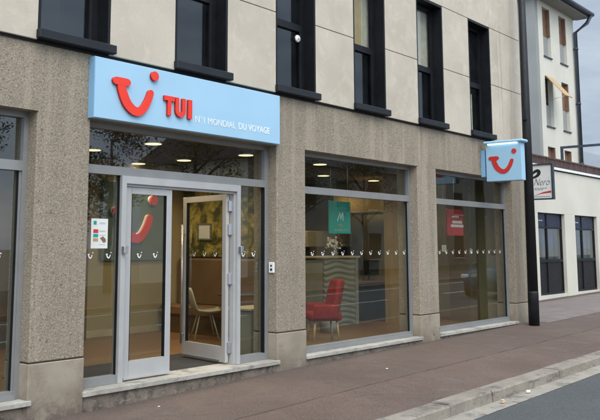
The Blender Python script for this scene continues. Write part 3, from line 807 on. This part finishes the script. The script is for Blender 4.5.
# brochure rack against the brown wall left of the logo panel
t_ = thing('brochure_rack', 'brochure rack full of coloured booklets against the brown wall left of the entrance', 'rack', (6.9, 3.6, .128))
q = MB(); q.box(0, .03, 0, .27, 0, 1.75); q.box(.97, 1.0, 0, .27, 0, 1.75); q.box(.03, .97, .24, .27, 0, 1.75)
for k_ in range(5): q.box(.03, .97, .02, .24, .12 + .34 * k_, .14 + .34 * k_)
q.build('rack_frame', M['woodp'], t_)
rr = random.Random(21)
for k_ in range(5):
    for j in range(4):
        box('brochure', M[rr.choice(['teal', 'poster', 'blue', 'white', 'shutterlit', 'navy'])], t_, .05 + .23 * j, .25 + .23 * j, .05, .09, .142 + .34 * k_, .40 + .34 * k_)

# logo panel on the back wall
t_ = thing('logo_panel', 'dark green wall panel with large red smile mark on the back wall behind the door', 'wall panel', (8.66, 4.04, 1.36))
q = MB(); q.bbox(0, 1.42, 0, .055, 0, 1.36, b=.02); q.build('board', M['panelg'], t_)
q = MB(); logo(q, 1.0, .84, .03, o=(.17, -.075, .30)); q.build('smile_mark', M['red'], t_)
q = MB(); logo(q, 1.0, .84, .04, o=(.155, -.044, .304)); q.build('white_edge', M['white'], t_)

# ================================================================ INTERIOR THINGS
t_ = thing('entrance_mat', 'dark mat on the shop floor inside the open door', 'mat', (6.9, .95, .128))
q = MB(); q.bbox(-1.6, 1.75, -.56, .52, .001, .014, b=.004); q.build('mat_sheet', M['mat'], t_)
# banquette along the mural wall
t_ = thing('banquette', 'long brown padded bench against the mural wall seen through the open door', 'bench', (10.52, 2.75, .128))
q = MB(); q.bbox(-.12, 0, -1.3, 1.3, .45, 1.27, b=.03); q.build('backrest', M['bench'], t_)
q = MB(); q.bbox(-.55, -.13, -1.3, 1.3, .30, .47, b=.03); q.build('seat', M['bench'], t_)
q = MB(); q.box(-.5, -.02, -1.28, 1.28, 0, .30); q.build('base', M['wallbr'], t_)
t_ = thing('oak_panel', 'upright light wood panel standing at the end of the brown bench', 'panel', (10.2, 1.9, .128))
q = MB(); q.bbox(0, .05, -.3, .12, .0, 1.30, b=.008); q.build('board', M['woodp'], t_)
t_ = thing('picture_frame', 'small framed print hanging on the yellow mural', 'picture', (10.535, 3.49, 1.72))
q = MB(); q.box(-.02, 0, -.17, .17, 0, .03); q.box(-.02, 0, -.17, .17, .27, .30); q.box(-.02, 0, -.17, -.14, .03, .27); q.box(-.02, 0, .14, .17, .03, .27); q.build('frame', M['steel'], t_)
q = MB(); q.box(-.012, 0, -.14, .14, .03, .27); q.build('print', M['paper'], t_)
# white shell chair
t_ = thing('shell_chair', 'cream plastic shell chair with splayed legs beside the brown bench', 'chair', (9.50, 2.72, .128), R(-35))
q = MB(); n = 9; vs = []
prof = [(-.02, .20, .26), (.0, .44, .40), (.08, .46, .42), (.40, .42, .42), (.47, .46, .42), (.50, .60, .40), (.54, .82, .30), (.56, .88, .18)]
for t, (x, z, wd) in enumerate(prof):
    pass
rows = [(.46, .44, .20), (.40, .405, .23), (.22, .39, .235), (.06, .41, .235), (-.02, .50, .23), (-.06, .64, .22), (-.09, .77, .17), (-.10, .82, .10)]
for x, z, hw in rows:
    for j in range(n):
        u = -1 + 2 * j / (n - 1); vs.append((x + .05 * u * u * (1 if z > .45 else 0), hw * u, z + .05 * u * u * (1 if z < .45 else 0)))
q.add(vs, [(i * n + j, i * n + j + 1, (i + 1) * n + j + 1, (i + 1) * n + j) for i in range(len(rows) - 1) for j in range(n - 1)], True)
sh = q.build('shell', M['chairw'], t_); md = sh.modifiers.new('s', 'SOLIDIFY'); md.thickness = .012
for sx in (-1, 1):
    for sy in (-1, 1):
        q = MB(); q.tube([(.2 + .1 * sx, .1 * sy, .39), (.2 + .2 * sx, .2 * sy, 0)], [.013, .009], 8); q.build('leg', M['chairw'], t_)
# small round table next to it
t_ = thing('cafe_table', 'dark round table in front of the brown bench', 'table', (9.55, 1.75, .128))
q = MB(); q.tube([(0, 0, .73), (0, 0, .755)], .34, 28); q.build('table_top', M['dkdesk'], t_)
q = MB(); q.tube([(0, 0, .03), (0, 0, .73)], .03, 10); q.build('stem', M['dkdesk'], t_)
q = MB(); q.tube([(0, 0, 0), (0, 0, .03)], [.22, .2], 20); q.build('foot', M['dkdesk'], t_)
# counter behind right side pane
t_ = thing('welcome_counter', 'low grey beige counter with white symbols right behind the side pane of the entrance', 'counter', (8.62, .62, .128))
q = MB(); q.bbox(-.06, .72, 0, .42, 0, .60, b=.01); q.build('body', M['desk'], t_)
q = MB(); q.bbox(-.09, .75, -.03, .45, .60, .635, b=.008); q.build('top', M['skirt'], t_)
q = MB()
for z, r_ in ((.46, .02), (.38, .026), (.30, .026), (.21, .03)):
    q.prism(ribbon([(.10 + r_ * math.cos(a), z + r_ * math.sin(a)) for a in [i * .55 for i in range(10)]], .008), .003, o=(0, -.003, 0))
q.build('symbols', M['white'], t_)
# wave front reception counter
t_ = thing('wave_front_counter', 'tall pale reception counter with wavy ribbed front behind the red armchair', 'counter', (12.4, 2.25, .128))
q = MB(); nx_, nz_ = 44, 90; vs = []
for j in range(nz_ + 1):
    for i in range(nx_ + 1):
        x = i / nx_ * 1.02; z = j / nz_ * 1.26
        vs.append((x, -.03 * abs(math.sin(z * 30 + .9 * math.sin(x * 7 + z * 1.5))), z))
q.add(vs, [(j * (nx_ + 1) + i, j * (nx_ + 1) + i + 1, (j + 1) * (nx_ + 1) + i + 1, (j + 1) * (nx_ + 1) + i) for j in range(nz_) for i in range(nx_)], True)
q.build('wavy_front', M['desk'], t_)
q = MB(); q.box(0, 1.02, .002, .5, 0, 1.26); q.box(1.02, 1.12, -.03, .5, 0, 1.26); q.build('body', M['desk'], t_)
q = MB(); q.bbox(-.05, 1.16, -.06, .55, 1.26, 1.30, b=.008); q.build('top', M['skirt'], t_)
t_ = thing('flower_vase', 'small vase of white and brown flowers on top of the wavy counter', 'vase', (13.0, 2.4, 1.428))
q = MB(); q.tube([(0, 0, 0), (0, 0, .06), (0, 0, .13), (0, 0, .16)], [.04, .06, .035, .045], 14); q.build('vase_body', M['steel'], t_)
q = MB(); rr = random.Random(5)
for _ in range(60):
    p = Vector((rr.uniform(-.17, .17), rr.uniform(-.12, .12), rr.uniform(.15, .36))); a = Vector((rr.uniform(-1, 1), rr.uniform(-1, 1), rr.uniform(-.5, 1))).normalized() * .03; b = a.cross(Vector((.3, 1, .2))).normalized() * .025
    q.add([p - a, p + b, p + a, p - b], [(0, 1, 2, 3)])
q.build('petals', M['white'], t_)
q = MB()
for _ in range(26):
    p = Vector((rr.uniform(0, .22), rr.uniform(-.12, .12), rr.uniform(.2, .4))); a = Vector((rr.uniform(-1, 1), rr.uniform(-1, 1), rr.uniform(-.5, 1))).normalized() * .035; b = a.cross(Vector((.3, 1, .2))).normalized() * .03
    q.add([p - a, p + b, p + a, p - b], [(0, 1, 2, 3)])
q.build('dried_petals', M['shutter'], t_)
# dark desk with monitors
t_ = thing('office_desk', 'long dark desk with brown top right of the wavy counter', 'desk', (14.0, 2.6, .128))
q = MB(); q.box(-.4, 1.75, 0, .05, 0, .72); q.box(-.4, -.35, .05, .75, 0, .72); q.box(1.7, 1.75, .05, .75, 0, .72); q.build('front_panel', M['dkdesk'], t_)
q = MB(); q.bbox(-.45, 1.8, -.05, .8, .72, .76, b=.008); q.build('desk_top', M['desktop'], t_)
mon = None
for (x, rz, lb) in ((14.05, .3, 'black computer monitor on the left end of the dark desk'), (15.1, -.2, 'black computer monitor on the right end of the dark desk')):
    if mon is None:
        mon = thing('monitor', lb, 'monitor', (x, 3.0, .888), rz, 'monitors on the dark desk')
        q = MB(); q.bbox(-.27, .27, -.02, .02, .10, .43, b=.008); q.build('screen', M['screen'], mon)
        q = MB(); q.tube([(0, .03, 0), (0, .03, .25)], .02, 8); q.box(-.1, .1, -.06, .1, 0, .012); q.build('stand', M['dkdesk'], mon)
        cur = mon
    else:
        cur = copy_tree(mon); cur.location = (x, 3.0, .888); cur.rotation_euler = (0, 0, rz); cur['label'] = lb
# white shelf/partition board
t_ = thing('display_shelf', 'long white wall shelf unit on the back wall behind the teal poster', 'shelf', (14.2, 4.0, 0))
q = MB(); q.bbox(0, 3.0 - 1.3, 0, .3, 1.60, 1.95, b=.01); q.build('board', M['skirt'], t_)
q = MB(); q.box(.1, .16, .05, .25, .128, 1.6); q.box(1.5, 1.56, .05, .25, .128, 1.6); q.build('support', M['dkdesk'], t_)
# drum lamp
t_ = thing('drum_lamp', 'big yellow drum lampshade glowing above the shop floor', 'lamp', (14.85, 3.0, 0))
q = MB(); q.tube([(0, 0, 2.33), (0, 0, 2.74)], .62, 36); q.build('lamp_shade', M['shade'], t_)
q = MB(); q.tube([(0, 0, 2.315), (0, 0, 2.33)], .625, 36); q.build('rim', M['skirt'], t_)
q = MB(); q.tube([(0, 0, 2.74), (0, 0, 3.08)], .012, 6); q.tube([(0, 0, .16), (0, 0, 2.3)], .02, 8); q.build('stem', M['dkdesk'], t_)
q = MB(); q.tube([(0, 0, .128), (0, 0, .16)], .22, 20); q.build('foot', M['dkdesk'], t_)
# red armchair
t_ = thing('armchair', 'red upholstered armchair with high back and pale wooden legs by the middle window', 'armchair', (10.72, 1.0, .128), R(142))
t_.scale = (.93, .93, .96)
q = MB(); q.bbox(-.27, .28, -.28, .28, .33, .47, b=.05, seg=3); q.build('seat', M['redcloth'], t_, smooth=True)
q = MB(); rows = []
for i in range(9):
    t = i / 8; z = .38 + .62 * t; hw = .29 - .07 * t ** 3 + .02 * math.sin(t * 3); x = -.22 - .13 * t
    rows.append((x, hw, z))
vs = []; n = 11
for x, hw, z in rows:
    for j in range(n):
        u = -1 + 2 * j / (n - 1); vs.append((x + .14 * u * u, hw * u, z))
q.add(vs, [(i * n + j, i * n + j + 1, (i + 1) * n + j + 1, (i + 1) * n + j) for i in range(8) for j in range(n - 1)], True)
bk = q.build('backrest', M['redcloth'], t_); md = bk.modifiers.new('s', 'SOLIDIFY'); md.thickness = .09; md.offset = 0
md = bk.modifiers.new('b', 'SUBSURF'); md.levels = 2; md.render_levels = 2
for sy in (-1, 1):
    q = MB(); q.bbox(-.2, .24, .27 * sy - .045, .27 * sy + .045, .36, .60, b=.04, seg=3); q.build('armrest', M['redcloth'], t_, smooth=True)
for sx in (-1, 1):
    for sy in (-1, 1):
        q = MB(); q.tube([(.19 * sx, .19 * sy, .34), (.22 * sx, .21 * sy, 0)], [.024, .013], 8); q.build('leg', M['woodleg'], t_)
t_ = thing('waste_bin', 'small pale bin on the floor beside the red armchair', 'bin', (11.75, 1.65, .128))
q = MB(); q.tube([(0, 0, 0), (0, 0, .34)], [.14, .19], 20); q.build('bin_body', M['blind'], t_)
q = MB(); q.tube([(0, 0, .34), (0, 0, .355)], .197, 20); q.build('rim', M['steel'], t_)

# ================================================================ LOW WHITE BUILDING
low = thing('low_shop_building', 'low white rendered shop wing with dark glazed doors beyond the post', 'building', (0, 0, 0))
LY = 2.12
bays = [(16.65, 18.6), (19.42, 21.36), (22.2, 24.18), (25.0, 26.93), (27.8, 29.75), (30.6, 32.55)]
m = MB(); ed = [16.4]
for a, b in bays: ed += [a, b]
ed += [34]
for i in range(0, len(ed), 2): m.bbox(ed[i], ed[i + 1], LY, LY + .35, -.2, 2.56, b=.008)
m.box(16.4, 34, LY + .001, LY + .35, 2.56, 3.83)
for a, b in bays: m.box(a, b, LY + .02, LY + .35, -.2, .26)
m.box(33.7, 34, LY + .35, 12, -.2, 3.83)
m.box(16.4, 16.7, LY + .35, 12, -.2, 3.83)
m.build('wall', M['offwhite'], low)
box('coping', M['white'], low, 16.35, 34.08, LY - .06, LY + .4, 3.83, 3.90)
box('coping_shadow_strip', M['gap'], low, 16.35, 34.0, LY - .01, LY, 3.80, 3.829)  # dark strip modelled as the shadow line below the coping
box('flat_roof', M['slate'], low, 16.4, 34, LY + .4, 12, 3.7, 3.82)
box('rear_wall', M['offwhite'], low, 16.4, 34, 12, 12.3, -.2, 3.8)
for i, (a, b) in enumerate(bays):
    f = MB(); y = LY + .10
    z0 = .262
    for x in (a, b - .05): f.box(x + .001, x + .05, y, y + .07, z0, 2.559)
    mx_ = a + (b - a) * .43
    f.box(mx_ - .035, mx_ + .035, y, y + .07, z0, 2.559)
    for (p, q_) in ((a + .05, mx_ - .035), (mx_ + .035, b - .05)):
        f.box(p, q_, y, y + .07, z0, z0 + .06); f.box(p, q_, y, y + .07, 1.17, 1.25); f.box(p, q_, y, y + .07, 2.12, 2.17); f.box(p, q_, y, y + .07, 2.53, 2.559)
    dr = f.build('glazed_door', M['darkpanel'], low)
    q = MB(); q.box(a + .045, b - .045, y + .03, y + .036, 1.22, 2.13); q.build('glass_pane', M['fglass'], dr)
    q = MB(); q.box(a + .045, b - .045, y + .02, y + .05, 2.165, 2.535); q.build('navy_film', M['navy'], dr)
    q = MB(); q.box(a + .05, b - .05, y + .03, y + .05, .3, 1.2); q.build('lower_panel', M['darkpanel'], dr)
    q = MB(); q.box(a + .06, mx_ - .12, y + .22, y + .23, 1.25, 2.1); q.box(mx_ + .12, b - .18, y + .22, y + .23, 1.25, 2.1); q.build('blind', M['blind'], dr)
    if i in (2, 3): text_fit('lettering', '----', M['blind'], dr, (a + .08, y + .018, 2.33), (1, 0, 0), (0, -1, 0), .5, .03, .001)
    d = MB(); d.box(a - .1, b + .1, y + 1.2, y + 1.25, -.1, 2.7); d.build('dark_room', M['dark'], dr)
# railing on the terrace
rl = thing('terrace_railing', 'rusty brown slatted railing along the flat roof of the low white building', 'railing', (0, 0, 0))
q = MB(); x = 16.6
rr = random.Random(9)
while x < 33.8:
    q.box(x, x + .048, LY + .30, LY + .33, 3.90, 4.22); x += .12
q.build('slats', M['rustwood'], rl)
q = MB(); q.box(16.5, 33.9, LY + .28, LY + .35, 4.22, 4.26); q.build('top_rail', M['rustwood'], rl)
# shrubs at foot of the gap
# pergola
pg = thing('pergola', 'thin dark metal frame rising over the terrace railing beside the tall white house', 'pergola', (28.5, 0, 0))
q = MB(); q.box(-.04, .04, 2.2, 3.78, 5.03, 5.11); q.build('beam', M['zinc'], pg)
q = MB(); q.box(-.04, .04, 3.70, 3.78, 3.83, 5.03); q.build('post', M['zinc'], pg)
q = MB(); q.box(-.04, .04, 2.2, 2.28, 3.9, 5.03); q.build('post', M['zinc'], pg)

# ================================================================ TALL WHITE HOUSE
ht = thing('tall_white_house', 'three storey white rendered house with narrow shuttered windows and dark eaves', 'building', (0, 0, 0))
HY = 6.0
HX0, HX1, HT = 32.5, 36.55, 11.95
wins = []
for cx0, cx1 in ((32.98, 33.80), (34.80, 35.62)):
    for zb in (9.55, 6.58, 3.6, .65): wins.append((cx0, cx1, zb, zb + 2.12))
xs = sorted({HX0, HX1, 32.98, 33.80, 34.80, 35.62}); 
m = MB()
cols = [(HX0, 32.98), (33.80, 34.80), (35.62, HX1)]
for a, b in cols: m.box(a, b, HY, HY + .35, 0, HT)
for cx0, cx1 in ((32.98, 33.80), (34.80, 35.62)):
    zs = [0] + [z for zb in (.65, 3.6, 6.58, 9.55) for z in (zb, zb + 2.12)] + [HT]
    for j in range(0, len(zs), 2): m.box(cx0, cx1, HY + .001, HY + .35, zs[j], zs[j + 1])
m.box(HX1 - .3, HX1, HY + .35, 16, 0, HT)
m.build('wall', M['offwhite'], ht)
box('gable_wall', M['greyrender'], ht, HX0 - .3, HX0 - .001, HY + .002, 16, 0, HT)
box('rear_wall', M['offwhite'], ht, HX0, HX1, 16, 16.3, 0, HT)
m = MB(); m.add([(HX0 - .6, HY - .65, HT - .02), (HX1 + .45, HY - .65, HT - .02), (HX1 + .45, HY - .65, HT + .14), (HX0 - .6, HY - .65, HT + .14), (HX0 - .6, 11, HT + 2.6), (HX1 + .45, 11, HT + 2.6), (HX0 - .6, 16.6, HT), (HX1 + .45, 16.6, HT)],
      [(0, 1, 2, 3), (3, 2, 5, 4), (4, 5, 7, 6), (0, 6, 7, 1), (0, 3, 4, 6), (1, 7, 5, 2)])
rf = m.build('roof', M['slate'], ht)
q = MB(); q.tube([(HX0 - .6, HY - .72, HT + .1), (HX1 + .5, HY - .72, HT + .1)], .1, 10); q.build('gutter', M['zinc'], rf)
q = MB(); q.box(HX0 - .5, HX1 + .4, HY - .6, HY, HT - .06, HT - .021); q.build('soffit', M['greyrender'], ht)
q = MB(); q.tube([(HX1 + .3, HY - .72, HT + .03), (HX1 + .25, HY - .55, HT - .3), (HX1 - .1, HY - .12, HT - .75), (HX1 - .1, HY - .12, .3)], .085, 10); dp = q.build('downpipe', M['zinc'], ht)
for zc in (2.5, 5.2, 7.9, 10.4):
    q = MB(); q.tube([(HX1 - .1, HY - .12, zc), (HX1 - .1, HY - .12, zc + .09)], .105, 10); q.box(HX1 - .13, HX1 - .07, HY - .12, HY, zc + .02, zc + .07); q.build('pipe_bracket', M['zinc'], dp)
for i, (a, b, z0, z1) in enumerate(wins):
    f = MB(); y = HY + .22
    f.box(a + .001, a + .06, y, y + .05, z0 + .001, z1 - .001); f.box(b - .06, b - .001, y, y + .05, z0 + .001, z1 - .001); f.box(a + .06, b - .06, y, y + .05, z1 - .06, z1 - .001); f.box(a + .06, b - .06, y, y + .05, z0 + .001, z0 + .06)
    wn = f.build('window', M['dark'], ht)
    q = MB(); q.box(a + .05, b - .05, y + .02, y + .025, z0 + .05, z1 - .05); q.build('pane', M['fglass'], wn)
    q = MB(); q.box(a, b, y + .5, y + .52, z0 - .1, z1 + .1); q.build('dark_room', M['dark'], wn)
    q = MB(); q.box(a - .03, b + .03, HY - .05, HY, z0 - .05, z0); q.build('sill', M['zinc'], wn)
    if i == 1:
        q = MB(); q.add([(a + .02, HY - .02, z1 - .02), (b - .02, HY - .02, z1 - .02), (b - .02, HY - .80, z1 - .95), (a + .02, HY - .80, z1 - .95)], [(0, 1, 2, 3)])
        o = q.build('tilted_shutter', M['shutterlit'], wn); md = o.modifiers.new('s', 'SOLIDIFY'); md.thickness = .03
        q = MB(); q.tube([(a + .05, HY, z1 - 1.1), (a + .05, HY - .78, z1 - .95)], .012, 5); q.build('stay', M['steel'], wn)
    else:
        q = MB(); q.box(b - .06, b - .003, HY + .01, HY + .21, z0 + .95, z1 - .01); q.box(a + .3, b - .06, HY + .17, HY + .21, z0 + .95, z1 - .01); q.build('shutter', M['shutter'], wn)
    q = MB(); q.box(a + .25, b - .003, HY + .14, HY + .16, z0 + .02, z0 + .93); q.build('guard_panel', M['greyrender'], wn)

# grey barrel roofed hall far right
gb = thing('barrel_roof_hall', 'grey sheet metal hall with rounded roof beyond the white houses', 'building', (0, 0, 0))
m = MB(); n = 20; vs = []
for xx in (37.2, 90):
    for i in range(n + 1):
        t = math.pi * i / n
        vs.append((xx, 13.5 - 6.5 * math.cos(t), 3.9 + 3.9 * math.sin(t)))
m.add(vs, [(i, i + 1, i + n + 2, i + n + 1) for i in range(n)], True)
m.add([vs[i] for i in range(n + 1)], [tuple(range(n + 1))]); m.add([vs[i + n + 1] for i in range(n + 1)], [tuple(range(n + 1))])
m.build('roof', M['barrel'], gb)
box('wall', M['offwhite'], gb, 37.3, 89.8, 7.2, 19.8, -.2, 3.9)
for i in range(5):
    q = MB(); q.box(39 + 8 * i, 43 + 8 * i, 7.15, 7.199, 1.2, 2.8); q.build('window', M['darkpanel'], gb)

# ================================================================ LITTER
for (x, y, z, mt, lb) in ((9.0, -2.80, None, 'litterb', 'crumpled tan scrap lying in the gutter'), (9.76, -2.78, None, 'litter', 'small white cup lying in the gutter against the kerb'), (9.51, -.95, 'w', 'litter', 'tiny white paper scrap on the pavement below the middle window'), (6.0, -.38, 'w', 'litter', 'tiny pale scrap on the pavement before the entrance step')):
    bm = bmesh.new(); bmesh.ops.create_icosphere(bm, subdivisions=2, radius=.026 if z is None else .018)
    rr = random.Random(int(x * 10))
    for v_ in bm.verts: v_.co *= rr.uniform(.65, 1.2); v_.co.z *= (.9 if z is None else .25)
    q = MB(); q.add([v_.co for v_ in bm.verts], [[v_.index for v_ in f_.verts] for f_ in bm.faces]); bm.free()
    zz_ = (roadz(x) + .03) if z is None else gz(x, y) + .006
    tag(q.build('litter_scrap', M[mt], None, (x, y, zz_)), lb, 'litter')

# ================================================================ PLANT between the buildings
def leafcloud(mb, c, r, n, s, rnd):
    for _ in range(n):
        d = Vector((rnd.gauss(0, 1), rnd.gauss(0, 1), rnd.gauss(0, 1))).normalized() * (rnd.random() ** .4)
        p = Vector(c) + Vector((d.x * r[0], d.y * r[1], d.z * r[2]))
        a = Vector((rnd.uniform(-1, 1), rnd.uniform(-1, 1), rnd.uniform(-1, 1))).normalized(); b = a.cross(Vector((rnd.uniform(-1, 1), rnd.uniform(-1, 1), rnd.uniform(-1, 1)))).normalized()
        k = s * rnd.uniform(.6, 1.3)
        mb.add([p - a * k, p - b * k * .5, p + a * k, p + b * k * .5], [(0, 1, 2, 3)])
rn = random.Random(11)
t_ = thing('climbing_plant', 'thin dark climbing plant in the gap between the shop and the white wing', 'plant', (16.75, 1.2, gz(16.75)))
q = MB(); leafcloud(q, (0, 0, .75), (.16, .16, .75), 420, .04, rn); q.build('foliage', M['leafd'], t_)
q = MB(); q.tube([(0, 0, 0), (.03, 0, .5), (-.02, 0, 1.4)], [.012, .01, .006], 6); q.build('stem', M['bark'], t_)

# ================================================================ ACROSS THE STREET (seen mirrored in the glass)
def tree(x, y, h, seed):
    rnd = random.Random(seed)
    t_ = thing('street_tree', 'leafy green street tree across the road, mirrored in the shop glass', 'tree', (x, y, roadz(x) + .11), rnd.uniform(0, 6), 'street trees across the road')
    q = MB(); q.tube([(0, 0, -.1), (.05, 0, h * .25), (0, .08, h * .55), (.1, 0, h * .85)], [.17, .13, .09, .03], 8)
    for i in range(7):
        a = i * .9 + rnd.random(); z = h * rnd.uniform(.32, .6)
        q.tube([(0, 0, z), (math.cos(a) * h * .13, math.sin(a) * h * .13, z + h * .12), (math.cos(a) * h * .26, math.sin(a) * h * .26, z + h * .2)], [.06, .04, .015], 6)
    q.build('trunk', M['bark'], t_)
    q = MB()
    for i in range(22):
        a = rnd.uniform(0, 6.28); rr_ = h * rnd.uniform(.05, .3); z = h * rnd.uniform(.42, .95)
        s_ = h * rnd.uniform(.07, .13)
        leafcloud(q, (math.cos(a) * rr_ * (1.25 - z / h * .6), math.sin(a) * rr_ * (1.25 - z / h * .6), z), (s_, s_, s_ * .8), 300, .055, rnd)
    q.build('crown', M['leaf'], t_); return t_
for i, (x, y, h) in enumerate([(6, -15.5, 6.5), (12.5, -16, 7.4), (18, -15.2, 6.2), (23, -16.2, 7.6), (28.5, -15.6, 6.6), (35, -16, 7.2)]): tree(x, y, h, 20 + i)
def house(x0, x1, y, h, mat, label, nwin, floors):
    b_ = thing('town_house', label, 'building', (0, 0, 0))
    z0 = 0
    box('wall', mat, b_, x0, x1, y - 8, y, z0 - .3, h)
    m = MB(); m.add([(x0 - .3, y + .4, h), (x1 + .3, y + .4, h), (x1 + .3, y - 4, h + 2.2), (x0 - .3, y - 4, h + 2.2), (x0 - .3, y - 8.4, h), (x1 + .3, y - 8.4, h)], [(0, 1, 2, 3), (3, 2, 5, 4), (0, 3, 4), (1, 5, 2), (0, 4, 5, 1)]); m.build('roof', M['slate'], b_)
    w_ = (x1 - x0) / nwin; first = None
    for fl in range(floors):
        for i in range(nwin):
            cx = x0 + w_ * (i + .5); zb = .9 + 2.9 * fl
            if first is None:
                q = MB(); q.box(-.6, .6, 0, .06, 0, 1.5); first = q.build('window', M['darkpanel'], b_); first.location = (cx, y, zb)
                q = MB(); q.box(-.7, .7, .06, .12, -.08, 0); q.build('sill', M['white'], first)
            else: c_ = copy_tree(first, b_); c_.location = (cx, y, zb)
house(-6, 10, -20, 6.2, M['stone2'], 'pale stone house across the road nearest the viewer side', 5, 2)
house(30, 46, -19.5, 6.0, M['offwhite'], 'white house across the road far along the street', 5, 2)
house(50, 74, -19.5, 9, M['stone2'], 'long pale stone block across the road at the far end', 7, 3)

# ================================================================ PARKED CAR (just outside the frame, mirrored in the last window)
def car(x, y, label):
    t_ = thing('parked_car', label, 'car', (x, y, roadz(x)))
    st = [(-2.0, .45, .62, .60, .55), (-1.93, .30, .78, .70, .60), (-1.55, .20, .86, .80, .66), (-.9, .19, .93, .84, .70), (-.2, .19, .97, .85, .72), (.6, .19, .98, .85, .72), (1.3, .19, .98, .85, .70), (1.8, .24, .96, .82, .66), (1.98, .34, .88, .74, .6), (2.03, .45, .75, .66, .55)]
    vs = []
    for X, zb, zt, hw, tw in st:
        for (yy, zz_) in ((-hw * .9, zb), (-hw, zb + .12), (-hw, (zb + zt) / 2 + .05), (-tw - .06, zt), (0, zt + .03), (tw + .06, zt), (hw, (zb + zt) / 2 + .05), (hw, zb + .12), (hw * .9, zb)): vs.append((X, yy, zz_))
    n = 9; fs = [(i * n + k, i * n + (k + 1) % n, (i + 1) * n + (k + 1) % n, (i + 1) * n + k) for i in range(len(st) - 1) for k in range(n)] + [tuple(range(n)), tuple((len(st) - 1) * n + k for k in range(n))]
    q = MB(); q.add(vs, fs, True); bd = q.build('body', M['carblue'], t_)
    cs = [(-1.0, .93, .74, .0), (-.25, 1.38, .56, .0), (.5, 1.45, .57, 0), (1.25, 1.40, .55, 0), (1.75, .97, .68, 0)]
    vs = []
    for X, zt, hw, _ in cs:
        for (yy, zz_) in ((-.74, .92), (-hw, zt), (0, zt + .02), (hw, zt), (.74, .92)): vs.append((X, yy, zz_))
    n = 5; q = MB(); q.add(vs, [(i * n + k, i * n + k + 1, (i + 1) * n + k + 1, (i + 1) * n + k) for i in range(4) for k in range(4)], False); q.build('cabin_glass', M['screen'], t_)
    q = MB(); q.bbox(-.3, 1.3, -.56, .56, 1.40, 1.475, b=.03, seg=2); q.build('roof', M['carblue'], t_)
    for sx in (-1.28, 1.25):
        for sy in (-1, 1):
            q = MB(); q.tube([(sx, .66 * sy, .31), (sx, .86 * sy, .31)], .31, 24); wl = q.build('wheel', M['tyre'], t_)
            q = MB(); q.tube([(sx, .84 * sy, .31), (sx, .872 * sy, .31)], .2, 16); q.build('rim', M['steel'], wl)
    for sy in (-1, 1):
        box('headlight', M['white'], t_, -1.99, -1.86, .62 * sy - .14, .62 * sy + .14, .60, .74, b=.03)
        box('tail_light', M['darkred'], t_, 1.90, 2.03, .64 * sy - .1, .64 * sy + .1, .62, .86, b=.03)
        box('wing_mirror', M['carblue'], t_, -.75, -.62, .93 * sy - .08, .93 * sy + .08, .95, 1.08, b=.03)
car(25.6, -4.1, 'dark blue parked hatchback at the near kerb, mirrored in the last shop window')
